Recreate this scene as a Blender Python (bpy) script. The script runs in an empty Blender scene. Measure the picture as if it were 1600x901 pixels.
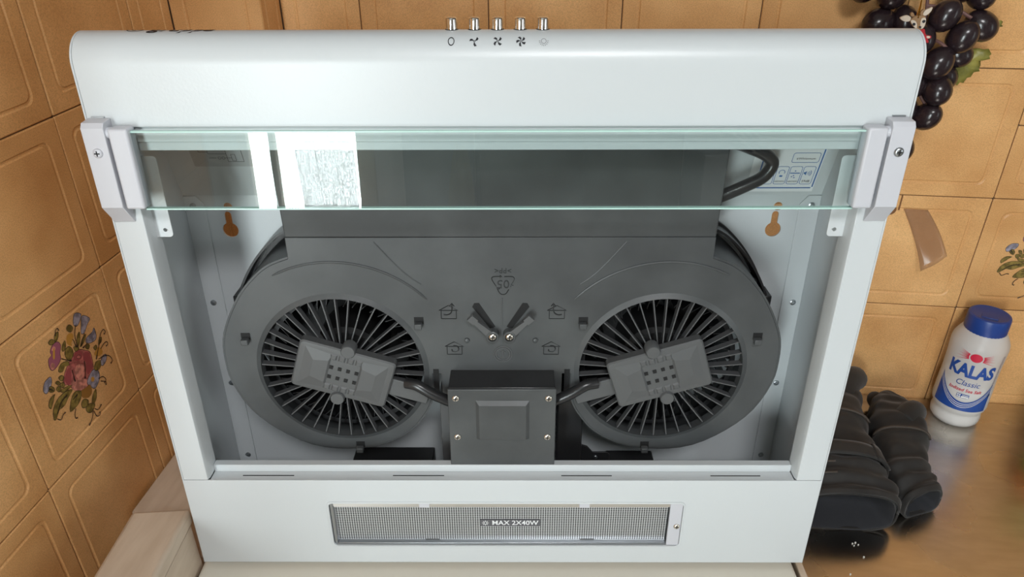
import bpy, bmesh, math, random
from mathutils import Vector, Matrix, noise
random.seed(7)
SC = bpy.context.scene
COL = SC.collection

# ------------------------------------------------------------------ camera
F_PX, YAW, PITCH, ROLL = 1140.87, -0.11695, 0.51291, -0.0037
CAM = Vector((0.13181, -0.89469, 0.65006))
fwd = Vector((math.sin(YAW)*math.cos(PITCH), math.cos(YAW)*math.cos(PITCH), -math.sin(PITCH)))
rgt = Vector((math.cos(YAW), -math.sin(YAW), 0)); upv = rgt.cross(fwd)
r_ = rgt*math.cos(ROLL) + upv*math.sin(ROLL); u_ = r_.cross(fwd)
cd = bpy.data.cameras.new('camera'); cam = bpy.data.objects.new('camera', cd); COL.objects.link(cam)
cam.matrix_world = Matrix(((r_.x, u_.x, -fwd.x, CAM.x), (r_.y, u_.y, -fwd.y, CAM.y), (r_.z, u_.z, -fwd.z, CAM.z), (0, 0, 0, 1)))
cd.sensor_fit = 'HORIZONTAL'; cd.sensor_width = 36.0; cd.lens = 36.0*F_PX/1600; cd.clip_start = 0.02; cd.clip_end = 60
SC.camera = cam

# ------------------------------------------------------------------ daylight, added side fill and exposure
w = bpy.data.worlds.new('daylight_world'); SC.world = w; w.use_nodes = True
bg = w.node_tree.nodes['Background']; bg.inputs[0].default_value = (0.80, 0.90, 1.0, 1); bg.inputs[1].default_value = 2.5
ld = bpy.data.lights.new('balcony_daylight', 'AREA'); ld.shape = 'RECTANGLE'; ld.size = 0.74; ld.size_y = 2.1
ld.energy = 350; ld.color = (0.93, 0.97, 1.0)
lo = bpy.data.objects.new('balcony_daylight', ld); COL.objects.link(lo)
lo.location = (-0.67, -4.05, 0.20); lo.rotation_euler = (math.radians(90), 0, 0)
l2 = bpy.data.lights.new('side_fill_light', 'AREA'); l2.shape = 'RECTANGLE'; l2.size = 1.3; l2.size_y = 1.0  # added fill from the right, behind an invented window, to lift the left wall
l2.energy = 42; l2.color = (0.95, 0.97, 1.0)
lo2 = bpy.data.objects.new('side_fill_light', l2); COL.objects.link(lo2)
lo2.location = (2.72, -2.0, 0.60); lo2.rotation_euler = (0, math.radians(90), 0)
SC.view_settings.view_transform = 'Standard'; SC.view_settings.look = 'None'
SC.view_settings.gamma = 1.0; SC.view_settings.use_curve_mapping = False
SC.view_settings.exposure = -1.14
try:
    SC.cycles.max_bounces = 10; SC.cycles.transparent_max_bounces = 16; SC.cycles.sample_clamp_indirect = 6
except Exception: pass

# ------------------------------------------------------------------ helpers
def V(*a): return Vector(a)
class MB:
    def __init__(s): s.v = []; s.f = []; s.m = []; s.sm = []
    def add(s, vs, fs, mi=0, smooth=True):
        o = len(s.v); s.v += [tuple(p) for p in vs]
        for f in fs: s.f.append([i+o for i in f]); s.m.append(mi); s.sm.append(smooth)
        return s
    def box(s, a, b, mi=0):
        x0, y0, z0 = a; x1, y1, z1 = b
        return s.add([(x0,y0,z0),(x1,y0,z0),(x1,y1,z0),(x0,y1,z0),(x0,y0,z1),(x1,y0,z1),(x1,y1,z1),(x0,y1,z1)],
                     [(0,3,2,1),(4,5,6,7),(0,1,5,4),(1,2,6,5),(2,3,7,6),(3,0,4,7)], mi)
    def prism(s, pts, fn, a, b, mi=0):
        """pts 2d loop, fn(p,q,t)->3d, extruded t from a to b"""
        n = len(pts)
        vs = [fn(p, q, a) for p, q in pts] + [fn(p, q, b) for p, q in pts]
        fs = [tuple(range(n-1, -1, -1)), tuple(range(n, 2*n))] + [(i, (i+1) % n, n+(i+1) % n, n+i) for i in range(n)]
        return s.add(vs, fs, mi)
    def tube(s, path, r, seg=10, mi=0, caps=True):
        P = [Vector(p) for p in path]; n = len(P)
        rad = r if isinstance(r, (list, tuple)) else [r]*n
        T = [((P[min(i+1, n-1)]-P[max(i-1, 0)]).normalized()) for i in range(n)]
        ref = Vector((0, 0, 1)) if abs(T[0].z) < .9 else Vector((1, 0, 0))
        N = (ref - T[0]*ref.dot(T[0])).normalized(); vs = []
        for i in range(n):
            N = (N - T[i]*N.dot(T[i])).normalized(); B = T[i].cross(N)
            for k in range(seg):
                a = 2*math.pi*k/seg; vs.append(P[i] + (N*math.cos(a)+B*math.sin(a))*rad[i])
        fs = [(i*seg+k, i*seg+(k+1) % seg, (i+1)*seg+(k+1) % seg, (i+1)*seg+k) for i in range(n-1) for k in range(seg)]
        if caps: fs += [tuple(range(seg-1, -1, -1)), tuple((n-1)*seg+k for k in range(seg))]
        return s.add(vs, fs, mi)
    def lathe(s, prof, origin=(0,0,0), axis='z', seg=32, mi=0, rev=False):
        """prof: list of (r,h)"""
        o = Vector(origin); vs = []
        for r, h in prof:
            for k in range(seg):
                a = 2*math.pi*k/seg; c, d = r*math.cos(a), r*math.sin(a)
                vs.append(o + (V(c, d, h) if axis == 'z' else V(c, -h, d)))   # axis 'y': h points towards -y
        n = len(prof)
        fs = [(i*seg+k, i*seg+(k+1) % seg, (i+1)*seg+(k+1) % seg, (i+1)*seg+k) for i in range(n-1) for k in range(seg)]
        fs += [tuple(range(seg-1, -1, -1)), tuple((n-1)*seg+k for k in range(seg))]
        return s.add(vs, fs, mi)
    def mesh(s, name, sharp=35):
        me = bpy.data.meshes.new(name); me.from_pydata(s.v, [], s.f)
        me.polygons.foreach_set('material_index', s.m); me.polygons.foreach_set('use_smooth', s.sm)
        bm = bmesh.new(); bm.from_mesh(me); bmesh.ops.recalc_face_normals(bm, faces=bm.faces); bm.to_mesh(me); bm.free()
        me.set_sharp_from_angle(angle=math.radians(sharp)); me.update()
        return me
    def build(s, name, mat, parent=None, bevel=0, sharp=35, seg=2):
        return obj(name, s.mesh(name, sharp), mat, parent, bevel, seg)
def obj(name, me, mat=None, parent=None, bevel=0, seg=2):
    o = bpy.data.objects.new(name, me); COL.objects.link(o)
    if mat is not None:
        ms = mat if isinstance(mat, (list, tuple)) else [mat]
        if len(me.materials) == 0:
            for m in ms: me.materials.append(m)
    if parent: o.parent = parent
    if bevel:
        b = o.modifiers.new('bevel', 'BEVEL'); b.width = bevel; b.segments = seg; b.limit_method = 'ANGLE'; b.angle_limit = math.radians(40)
        b.harden_normals = False
    return o
def empty(name, parent=None):
    o = bpy.data.objects.new(name, None); COL.objects.link(o); o.empty_display_size = .05
    if parent: o.parent = parent
    return o
def tag(o, label=None, cat=None, group=None, kind=None):
    if label: o['label'] = label
    if cat: o['category'] = cat
    if group: o['group'] = group
    if kind: o['kind'] = kind
    return o
def smooth_loop(pts, n=4, closed=True):
    out = []; N = len(pts)
    for i in range(N if closed else N-1):
        if closed: p0, p1, p2, p3 = (pts[(i+k) % N] for k in (-1, 0, 1, 2))
        else: p0, p1, p2, p3 = pts[max(i-1, 0)], pts[i], pts[i+1], pts[min(i+2, N-1)]
        for k in range(n):
            t = k/n
            out.append(tuple(.5*((2*b) + (c-a)*t + (2*a-5*b+4*c-d)*t*t + (-a+3*b-3*c+d)*t**3) for a, b, c, d in zip(p0, p1, p2, p3)))
    if not closed: out.append(tuple(pts[-1]))
    return out
def circle(cx, cy, r, n=32, a0=0): return [(cx+r*math.cos(a0+2*math.pi*k/n), cy+r*math.sin(a0+2*math.pi*k/n)) for k in range(n)]
def rrect(x0, y0, x1, y1, r, n=4):
    out = []
    for cx, cy, a in ((x1-r, y1-r, 0), (x0+r, y1-r, 90), (x0+r, y0+r, 180), (x1-r, y0+r, 270)):
        for k in range(n+1):
            t = math.radians(a+90*k/n); out.append((cx+r*math.cos(t), cy+r*math.sin(t)))
    return out
def shape_mesh(name, loops, depth, fn=None, sharp=35):
    """flat sheet with holes: loops in 2d (first outer), thickness depth; lies in xz plane, front at y=0 and back at y=depth"""
    c = bpy.data.curves.new(name, 'CURVE'); c.dimensions = '2D'; c.fill_mode = 'BOTH'; c.extrude = depth/2
    for lp in loops:
        s = c.splines.new('POLY'); s.points.add(len(lp)-1); s.use_cyclic_u = True
        for p, q in zip(s.points, lp): p.co = (q[0], q[1], 0, 1)
    o = bpy.data.objects.new(name, c); me = bpy.data.meshes.new_from_object(o)
    bpy.data.objects.remove(o); bpy.data.curves.remove(c)
    for v in me.vertices:
        x, y, z = v.co; v.co = (x, depth/2-z, y)
    if fn:
        for v in me.vertices: v.co = fn(v.co)
    bm = bmesh.new(); bm.from_mesh(me); bmesh.ops.remove_doubles(bm, verts=bm.verts, dist=1e-6); bmesh.ops.recalc_face_normals(bm, faces=bm.faces); bm.to_mesh(me); bm.free()
    for p in me.polygons: p.use_smooth = True
    me.set_sharp_from_angle(angle=math.radians(sharp)); me.name = name; me.materials.clear()
    return me
def text_mesh(name, body, size, depth=0.0, shear=0.0, bold=0.0, sx=1.0):
    """text in the xz plane, centred, facing -y"""
    c = bpy.data.curves.new(name, 'FONT'); c.body = body; c.size = size; c.align_x = 'CENTER'; c.align_y = 'CENTER'
    c.extrude = depth/2; c.shear = shear; c.offset = bold; c.resolution_u = 3
    o = bpy.data.objects.new(name, c); me = bpy.data.meshes.new_from_object(o)
    bpy.data.objects.remove(o); bpy.data.curves.remove(c)
    for v in me.vertices:
        x, y, z = v.co; v.co = (x*sx, -z, y)
    me.name = name; me.materials.clear()
    return me
def join_meshes(name, parts):
    """parts: list of (mesh, matrix, material index) -> one mesh"""
    bm = bmesh.new()
    for me, mx, mi in parts:
        n0 = len(bm.faces); tmp = me.copy(); tmp.transform(mx); bm.from_mesh(tmp); bm.faces.ensure_lookup_table()
        for f in bm.faces[n0:]: f.material_index = mi
        bpy.data.meshes.remove(tmp)
    out = bpy.data.meshes.new(name); bm.to_mesh(out); bm.free()
    return out

# ------------------------------------------------------------------ materials
def mat(name, col=(.8,.8,.8), rough=.5, metal=0.0, **kw):
    m = bpy.data.materials.new(name); m.use_nodes = True; b = m.node_tree.nodes['Principled BSDF']
    b.inputs['Base Color'].default_value = (*col, 1); b.inputs['Roughness'].default_value = rough; b.inputs['Metallic'].default_value = metal
    for k, v in kw.items(): b.inputs[k.replace('_', ' ')].default_value = v
    return m
def N(m, t, **kw):
    n = m.node_tree.nodes.new(t)
    for k, v in kw.items(): setattr(n, k, v)
    return n
def L(m, a, b): m.node_tree.links.new(a, b)
def bsdf(m): return m.node_tree.nodes['Principled BSDF']
def add_noise(m, scale, c0, c1, detail=4, lo=.35, hi=.65, stretch=None, rnd=False):
    tc = N(m, 'ShaderNodeTexCoord'); mp = N(m, 'ShaderNodeMapping'); nz = N(m, 'ShaderNodeTexNoise'); cr = N(m, 'ShaderNodeValToRGB')
    L(m, tc.outputs['Object'], mp.inputs[0])
    if stretch: mp.inputs['Scale'].default_value = stretch
    if rnd:
        oi = N(m, 'ShaderNodeObjectInfo'); ml = N(m, 'ShaderNodeMath', operation='MULTIPLY'); ml.inputs[1].default_value = 40
        L(m, oi.outputs['Random'], ml.inputs[0]); L(m, ml.outputs[0], mp.inputs['Location'])
    L(m, mp.outputs[0], nz.inputs['Vector']); nz.inputs['Scale'].default_value = scale; nz.inputs['Detail'].default_value = detail
    L(m, nz.outputs[0], cr.inputs[0]); cr.color_ramp.elements[0].position = lo; cr.color_ramp.elements[1].position = hi
    cr.color_ramp.elements[0].color = (*c0, 1); cr.color_ramp.elements[1].color = (*c1, 1)
    return mp, nz, cr
def add_bump(m, scale, strength, dist=.001, detail=3, stretch=None):
    tc = N(m, 'ShaderNodeTexCoord'); mp = N(m, 'ShaderNodeMapping'); nz = N(m, 'ShaderNodeTexNoise'); bp = N(m, 'ShaderNodeBump')
    if stretch: mp.inputs['Scale'].default_value = stretch
    L(m, tc.outputs['Object'], mp.inputs[0]); L(m, mp.outputs[0], nz.inputs['Vector'])
    nz.inputs['Scale'].default_value = scale; nz.inputs['Detail'].default_value = detail
    bp.inputs['Strength'].default_value = strength; bp.inputs['Distance'].default_value = dist
    L(m, nz.outputs[0], bp.inputs['Height']); L(m, bp.outputs[0], bsdf(m).inputs['Normal'])
M = {}
M['enamel'] = mat('white_powder_coat', (.575, .605, .62), .32); add_bump(M['enamel'], 420, .10, .0006)
M['plastic_white'] = mat('white_plastic', (.55, .555, .595), .38)
m = M['black'] = mat('black_plastic', (.05, .053, .054), .42)
_, _, cr = add_noise(m, 14, (.046, .049, .051), (.073, .078, .080)); L(m, cr.outputs[0], bsdf(m).inputs['Base Color']); add_bump(m, 900, .12, .0003)
M['black_gloss'] = mat('black_smooth_plastic', (.018, .018, .019), .28)
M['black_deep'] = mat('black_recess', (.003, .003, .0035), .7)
M['emboss'] = mat('black_embossed', (.014, .015, .016), .5)
M['grey_plastic'] = mat('dark_grey_plastic', (.085, .088, .09), .45)
M['fin'] = mat('grille_fin_plastic', (.085, .087, .09), .32)
M['chrome'] = mat('chrome', (.82, .82, .82), .10, 1.0)
M['screw'] = mat('zinc_screw', (.72, .68, .62), .25, 1.0)
M['galv'] = mat('galvanised_metal', (.40, .42, .44), .35, 1.0)
M['print_black'] = mat('black_print', (.02, .02, .025), .5)
M['print_blue'] = mat('blue_print', (.02, .13, .40), .5)
M['print_grey'] = mat('grey_print', (.10, .10, .11), .5)
M['paper'] = mat('sticker_paper', (.80, .81, .82), .45)
M['sticker_grey'] = mat('grey_sticker', (.42, .43, .44), .45)
# glazed tile: caramel with mottled darker patches and fine speckle
m = M['tile'] = mat('caramel_tile', (.5, .3, .14), .42)
mp, nz, cr = add_noise(m, 11, (.62, .315, .115), (.86, .505, .22), 5, .30, .72, rnd=True)
n2 = N(m, 'ShaderNodeTexNoise'); n2.inputs['Scale'].default_value = 900; n2.inputs['Detail'].default_value = 2
L(m, mp.outputs[0], n2.inputs['Vector'])
r2 = N(m, 'ShaderNodeValToRGB'); r2.color_ramp.elements[0].position = .30; r2.color_ramp.elements[1].position = .62
r2.color_ramp.elements[0].color = (.80, .78, .75, 1); r2.color_ramp.elements[1].color = (1.04, 1.04, 1.04, 1)
L(m, n2.outputs[0], r2.inputs[0])
mx = N(m, 'ShaderNodeMix', data_type='RGBA', blend_type='MULTIPLY'); mx.inputs[0].default_value = 1
L(m, cr.outputs[0], mx.inputs[6]); L(m, r2.outputs[0], mx.inputs[7]); L(m, mx.outputs[2], bsdf(m).inputs['Base Color'])
M['grout'] = mat('brown_grout', (.10, .055, .028), .9)
M['paint'] = mat('cream_wall_paint', (.80, .78, .74), .8)
M['ceiling'] = mat('white_ceiling_paint', (.78, .77, .74), .9)
m = M['floor'] = mat('floor_tile', (.42, .36, .29), .5)
m = M['steel'] = mat('brushed_steel', (.58, .545, .50), .25, 1.0)
_, _, cr = add_noise(m, 30, (.56, .52, .47), (.64, .60, .55), 6, .3, .7, stretch=(1, 3, 1)); L(m, cr.outputs[0], bsdf(m).inputs['Base Color'])
_, _, cr = add_noise(m, 9, (.20,)*3, (.34,)*3, 4); L(m, cr.outputs[0], bsdf(m).inputs['Roughness'])
add_bump(m, 500, .05, .0004, 2, (1, .05, 1))
M['cream'] = mat('cream_enamel', (.66, .62, .53), .40)
m = M['cream_wood'] = mat('cream_laminate', (.56, .45, .34), .55)
_, _, cr = add_noise(m, 18, (.50, .39, .29), (.60, .49, .38), 6, .3, .7, stretch=(5, 1, 5)); L(m, cr.outputs[0], bsdf(m).inputs['Base Color'])
# clear glass: fresnel mix of transparency and mirror
def glass(name, tint, ior):
    m = bpy.data.materials.new(name); m.use_nodes = True; t = m.node_tree; t.nodes.remove(t.nodes['Principled BSDF']); out = t.nodes['Material Output']
    tr = N(m, 'ShaderNodeBsdfTransparent'); tr.inputs[0].default_value = (*tint, 1); gl = N(m, 'ShaderNodeBsdfGlossy'); gl.inputs['Roughness'].default_value = 0.0
    fr = N(m, 'ShaderNodeFresnel'); fr.inputs[0].default_value = ior; mx = N(m, 'ShaderNodeMixShader')
    L(m, fr.outputs[0], mx.inputs[0]); L(m, tr.outputs[0], mx.inputs[1]); L(m, gl.outputs[0], mx.inputs[2]); L(m, mx.outputs[0], out.inputs[0])
    return m
M['glass'] = glass('clear_glass', (.955, .985, .975), 1.55)
M['glass_edge'] = mat('green_glass_edge', (.50, .72, .66), .25)
FLOWER_BLOBS=[('rose',[(-190,16),(-145,88),(-74,142),(0,178),(72,207),(147,192),(198,148),(256,91),(258,17),(238,-79),(180,-148),(120,-197),(31,-204),(-64,-151),(-111,-79),(-140,-21)]),('rose_dark',[(-158,27),(-122,89),(-63,117),(-53,57),(-91,-22),(-133,-30)]),('rose_dark',[(188,128),(244,90),(242,10),(223,-68),(150,-108),(130,-57),(168,25),(145,77)]),('rose_dark',[(35,154),(69,201),(133,189),(158,140),(127,99),(64,116)]),('pink',[(-103,-49),(-65,-32),(4,-59),(75,-112),(120,-160),(80,-204),(0,-193),(-72,-144),(-109,-99)]),('pink',[(14,62),(45,76),(85,62),(122,13),(92,-66),(44,-85),(-6,-40),(-16,22)]),('rose',[(81,153),(109,152),(125,127),(107,118),(81,133)]),('purple',[(-201,402),(-139,443),(-80,430),(-63,376),(-102,317),(-118,260),(-190,225),(-253,227),(-270,281),(-247,350),(-200,359)]),('pink',[(-258,273),(-231,296),(-202,267),(-220,229),(-251,231)]),('pink',[(-182,406),(-148,424),(-126,401),(-150,375)]),('ochre',[(-160,399),(-141,394),(-174,316),(-196,311),(-192,345)]),('mauve',[(223,549),(265,540),(305,499),(267,454),(212,428),(176,459),(195,515)]),('mauve',[(305,474),(354,452),(398,390),(335,360),(275,310),(231,329),(266,403)]),('mauve',[(280,245),(368,250),(411,276),(409,188),(374,156),(295,173),(252,210)]),('mauve',[(121,-142),(200,-107),(266,-126),(281,-203),(238,-266),(162,-293),(116,-231),(93,-176)]),('ochre',[(161,-162),(190,-169),(201,-200),(172,-217),(149,-192)]),('mauve',[(-428,126),(-380,183),(-304,187),(-310,131),(-361,92),(-410,77)]),('mauve',[(360,-90),(412,-61),(455,-82),(432,-131),(369,-153),(347,-128)]),('ochre',[(60,422),(118,402),(117,351),(69,322),(65,290),(20,338),(29,391)]),('ochre',[(322,46),(380,62),(422,15),(412,-34),(341,-22),(300,25)]),('brown',[(-11,-191),(55,-204),(122,-217),(108,-300),(49,-320),(-17,-279),(-34,-229)]),('olive',[(-31,303),(28,307),(55,245),(30,192),(-32,183),(-52,249)]),('olive',[(-178,190),(-128,215),(-52,188),(-50,143),(-107,166),(-143,139),(-187,162)]),('olive',[(-433,-193),(-404,-119),(-317,-64),(-205,-61),(-115,-103),(-197,-139),(-269,-173),(-344,-167),(-402,-219),(-430,-218)]),('olive',[(-229,-278),(-166,-181),(-96,-145),(-23,-191),(-52,-252),(-127,-285)]),('olive',[(-65,334),(-35,374),(4,386),(-12,333),(-54,310)]),('olive',[(133,262),(168,335),(210,355),(191,294),(145,237)]),('olive',[(163,225),(222,274),(282,284),(243,243),(181,213)]),('olive',[(241,-99),(286,-57),(350,-84),(324,-140),(259,-140)]),('olive',[(59,-404),(101,-342),(168,-307),(144,-384),(86,-425)]),('olive',[(-69,-312),(-23,-292),(27,-341),(-8,-379),(-68,-360)]),('olive',[(-36,-395),(20,-382),(92,-440),(23,-480),(-25,-451)]),('olive',[(76,488),(118,496),(147,447),(112,423),(76,455)]),('olive',[(-181,496),(-139,496),(-111,455),(-153,448),(-184,473)]),('olive',[(-109,470),(-83,515),(-39,515),(-59,474),(-97,449)]),('olive',[(397,87),(435,135),(466,124),(438,87)]),('olive',[(220,169),(260,178),(276,149),(244,132)]),('olive',[(-273,95),(-244,97),(-224,62),(-248,56)]),('olive',[(-219,117),(-178,112),(-162,75),(-199,67)]),('olive',[(-231,47),(-189,42),(-185,4),(-219,2)]),('olive',[(-374,85),(-351,111),(-315,75),(-323,37),(-365,61)]),('olive',[(-290,38),(-249,42),(-241,2),(-272,-7)]),('olive',[(-248,-11),(-166,-28),(-106,-55),(-159,-60),(-231,-45)]),('olive',[(76,265),(124,242),(132,211),(87,215)]),('olive',[(323,100),(361,102),(358,68),(328,69)]),('olive',[(-435,-42),(-392,3),(-327,5),(-364,-27),(-417,-83),(-434,-74)])]
FLOWER_LINES=[[(188,451),(136,365),(121,236)],[(262,309),(172,219)],[(258,197),(180,187)],[(406,117),(472,175),(522,188),(538,150),(507,139)],[(403,28),(465,51),(514,43),(516,8),(485,10)],[(328,-49),(422,-68),(490,-121),(506,-183),(470,-202)],[(242,-231),(309,-252),(335,-309),(300,-327)],[(261,-273),(325,-330),(310,-361)],[(-157,-298),(-195,-342),(-199,-386),(-174,-393)],[(45,-460),(-3,-536),(-75,-582)],[(63,-474),(106,-518),(167,-499)],[(44,-488),(58,-566),(105,-585),(115,-554)],[(-405,-225),(-369,-264),(-323,-238),(-289,-238)],[(-89,502),(-68,546),(-35,555),(-30,526)],[(-115,266),(-63,213),(-6,165)],[(-328,49),(-368,98)],[(-40,83),(-51,-51)],[(144,60),(112,-44),(76,-109)],[(-153,-192),(-79,-184)],[(-387,-187),(-297,-115),(-201,-100)],[(93,349),(102,318),(103,248)],[(442,112),(380,62),(299,-30)]]
# ------------------------------------------------------------------ the room
S = 0.15514; Z0 = -0.0049                     # tile pitch and first row
COLX, COLD, LX = -0.25299, 0.05459, -0.36305  # pipe casing in the corner
LA = -0.01002
LD = Vector((-math.sin(LA), -math.cos(LA), 0)); LN = Vector((math.cos(LA), -math.sin(LA), 0)); LO = Vector((LX, -COLD, 0))
ZF, ZC = -0.90, 1.65
def structure(o): o['kind'] = 'structure'; return o
RXR = 2.60
wall_back = structure(MB().box((LX, .002, ZF), (RXR, .12, ZC)).build('wall_back', M['grout']))
wall_corner = structure(MB().box((LX-.1, -COLD+.002, ZF), (COLX-.002, .001, ZC)).build('wall_corner', M['grout']))
mb = MB()
def lpt(k, off, z): p = LO + LD*k + LN*off; return (p.x, p.y, z)
a = [lpt(-.001, -.002, ZF), lpt(1.02, -.002, ZF), lpt(1.02, -.14, ZF), lpt(-.001, -.14, ZF)]
mb.add(a + [(x, y, ZC) for x, y, z in a], [(0,1,2,3),(4,5,6,7),(0,1,5,4),(1,2,6,5),(2,3,7,6),(3,0,4,7)])
wall_left = structure(mb.build('wall_left', M['grout']))
RY, RXL, RXR = -3.80, -2.5, 2.60
floor = structure(MB().box((RXL-.1, RY-.1, ZF-.05), (RXR+.1, .12, ZF)).build('floor', M['floor']))
ceiling = structure(MB().box((RXL-.1, RY-.1, ZC), (RXR+.1, .12, ZC+.05)).build('ceiling', M['ceiling']))
WY0, WY1, WZ0, WZ1 = -2.6, -1.4, -.05, 1.25
wall_right = structure(MB().box((RXR, RY-.1, ZF), (RXR+.1, WY0, ZC)).box((RXR, WY1, ZF), (RXR+.1, .12, ZC)).box((RXR, WY0, ZF), (RXR+.1, WY1, WZ0)).box((RXR, WY0, WZ1), (RXR+.1, WY1, ZC)).build('wall_right', M['paint']))
wall_side = structure(MB().box((RXL-.1, RY-.1, ZF), (RXL, -1.07, ZC)).build('wall_side', M['paint']))
wall_return = structure(MB().box((RXL, -1.16, ZF), (LX-.13, -1.07, ZC)).build('wall_return', M['paint']))
DX0, DX1, DZ1 = -1.02, -.313, 1.32
mb = MB().box((RXL, RY-.1, ZF), (DX0, RY, ZC)).box((DX1, RY-.1, ZF), (RXR, RY, ZC)).box((DX0, RY-.1, DZ1), (DX1, RY, ZC))
wall_rear = structure(mb.build('wall_rear', M['paint']))
M['door_wood'] = mat('pale_door_wood', (.66, .56, .42), .45)
door = structure(empty('door_1'))
for x0, x1 in ((DX0, DX0+.05), (DX1-.093, DX1), (-.86, -.83)):
    MB().box((x0, RY-.06, ZF), (x1, RY+.012, DZ1)).build('stile', M['door_wood'], door, .004)
for z0, z1 in ((ZF, ZF+.12), (DZ1-.07, DZ1)):
    MB().box((DX0+.05, RY-.055, z0), (DX1-.06, RY+.008, z1)).build('rail', M['door_wood'], door, .004)
for x0, x1 in ((DX0+.05, -.86), (-.83, DX1-.093)):
    MB().box((x0, RY-.03, ZF+.12), (x1, RY-.024, DZ1-.07)).build('pane', M['glass'], door)
win = structure(empty('fill_window_1'))  # invented window in the right wall, unseen, added to carry the side fill
for y0, y1, z0, z1 in ((WY0, WY0+.05, WZ0, WZ1), (WY1-.05, WY1, WZ0, WZ1), ((WY0+WY1)/2-.03, (WY0+WY1)/2+.03, WZ0, WZ1), (WY0+.05, WY1-.05, WZ0, WZ0+.05), (WY0+.05, WY1-.05, WZ1-.05, WZ1)):
    MB().box((RXR-.01, y0, z0), (RXR+.045, y1, z1)).build('fill_window_frame', M['door_wood'], win, .003)
for y0, y1 in ((WY0+.05, (WY0+WY1)/2-.03), ((WY0+WY1)/2+.03, WY1-.05)):
    MB().box((RXR+.015, y0, WZ0+.05), (RXR+.02, y1, WZ1-.05)).build('pane', M['glass'], win)
# lace curtain hanging inside the balcony door
m = bpy.data.materials.new('white_lace'); m.use_nodes = True; t = m.node_tree; t.nodes.remove(t.nodes['Principled BSDF'])
tc = N(m, 'ShaderNodeTexCoord'); vo = N(m, 'ShaderNodeTexVoronoi', feature='DISTANCE_TO_EDGE'); vo.inputs['Scale'].default_value = 55
cr = N(m, 'ShaderNodeValToRGB'); cr.color_ramp.elements[0].position = .04; cr.color_ramp.elements[1].position = .16
cr.color_ramp.elements[0].color = (.10, .10, .10, 1); cr.color_ramp.elements[1].color = (.55, .55, .55, 1)
L(m, tc.outputs['Object'], vo.inputs['Vector']); L(m, vo.outputs['Distance'], cr.inputs[0])
tl = N(m, 'ShaderNodeBsdfTranslucent'); tl.inputs[0].default_value = (.85, .86, .86, 1); df = N(m, 'ShaderNodeBsdfDiffuse'); df.inputs[0].default_value = (.80, .80, .80, 1)
tr = N(m, 'ShaderNodeBsdfTransparent'); m1 = N(m, 'ShaderNodeMixShader'); m2 = N(m, 'ShaderNodeMixShader'); m1.inputs[0].default_value = .4
L(m, tl.outputs[0], m1.inputs[1]); L(m, df.outputs[0], m1.inputs[2]); L(m, cr.outputs[0], m2.inputs[0]); L(m, m1.outputs[0], m2.inputs[1]); L(m, tr.outputs[0], m2.inputs[2])
L(m, m2.outputs[0], t.nodes['Material Output'].inputs[0]); M['lace'] = m
mb = MB(); nx, nz_ = 90, 14; vs = []
for i in range(nx+1):
    x = -.71 + .29*i/nx; y = RY + .07 + .022*math.sin(i*.62) + .008*math.sin(i*1.7)
    for j in range(nz_+1): vs.append((x + .01*math.sin(j*.5+i*.2), y, ZF+.03 + (.14-ZF-.03)*j/nz_))
mb.add(vs, [(i*(nz_+1)+j, (i+1)*(nz_+1)+j, (i+1)*(nz_+1)+j+1, i*(nz_+1)+j+1) for i in range(nx) for j in range(nz_)])
cu = empty('lace_curtain'); tag(cu, 'white lace half curtain hanging at the balcony door, mirrored in the glass visor', 'curtain'); cu.location = (0, 0, 0)
mb.build('curtain_cloth', M['lace'], cu, sharp=180)
MB().tube([(-.80, RY+.07, .15), (-.30, RY+.07, .15)], .012).build('curtain_rod', M['door_wood'], cu)
for x in (-.79, -.33): MB().box((x-.006, RY+.013, .12), (x+.006, RY+.075, .138)).build('rod_bracket', M['door_wood'], cu)

# tiles -----------------------------------------------------------------
TILE_CACHE = {}
def tile_mesh(w_, h_):
    key = (round(w_, 4), round(h_, 4))
    if key in TILE_CACHE: return TILE_CACHE[key]
    g = .0006; a, b = w_/2-g, h_/2-g; mb = MB(); rings = []
    ins = min(.018, .22*min(w_, h_))
    for d, z, r in ((0, -.004, .0015), (0, -.0007, .0015), (.0010, 0, .0015), (ins-.0022, 0, .009), (ins-.0008, -.0010, .0085), (ins+.0008, -.0010, .0080), (ins+.0022, 0, .0075)):
        rr = min(r, a-d-.001, b-d-.001); rings.append([(x, y, z) for x, y in rrect(-a+d, -b+d, a-d, b-d, max(rr, .0005), 4)])
    n = len(rings[0]); vs = [p for rg in rings for p in rg]
    fs = [(i*n+k, i*n+(k+1) % n, (i+1)*n+(k+1) % n, (i+1)*n+k) for i in range(len(rings)-1) for k in range(n)]
    fs.append(tuple((len(rings)-1)*n+k for k in range(n)))
    mb.add(vs, fs); me = mb.mesh('tile', 60)
    for p in me.polygons: p.use_smooth = False; me.materials.append(M['tile']); TILE_CACHE[key] = me
    return me
def tile(parent, center, right, out, w_, h_):
    o = bpy.data.objects.new('tile', tile_mesh(w_, h_)); COL.objects.link(o); o.parent = parent
    upz = Vector((0, 0, 1)); R_ = Vector(right); O_ = Vector(out)
    j = Vector((random.uniform(-1, 1), random.uniform(-1, 1), random.uniform(-1, 1)))*.0035
    o.matrix_world = Matrix(((R_.x, upz.x, O_.x, center[0]), (R_.y, upz.y, O_.y, center[1]), (R_.z, upz.z, O_.z, center[2]), (0, 0, 0, 1))) @ Matrix.Rotation(j.x, 4, 'X') @ Matrix.Rotation(j.y, 4, 'Y')
    return o
rows = [(Z0+j*S, Z0+(j+1)*S) for j in range(0, 5)]
rows_r = rows[:2] + [(Z0+2*S, .3965), (.3965, .3965+S), (.3965+S, .3965+2*S)]
edges = [COLX] + [k*S for k in range(-1, 8)]
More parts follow.
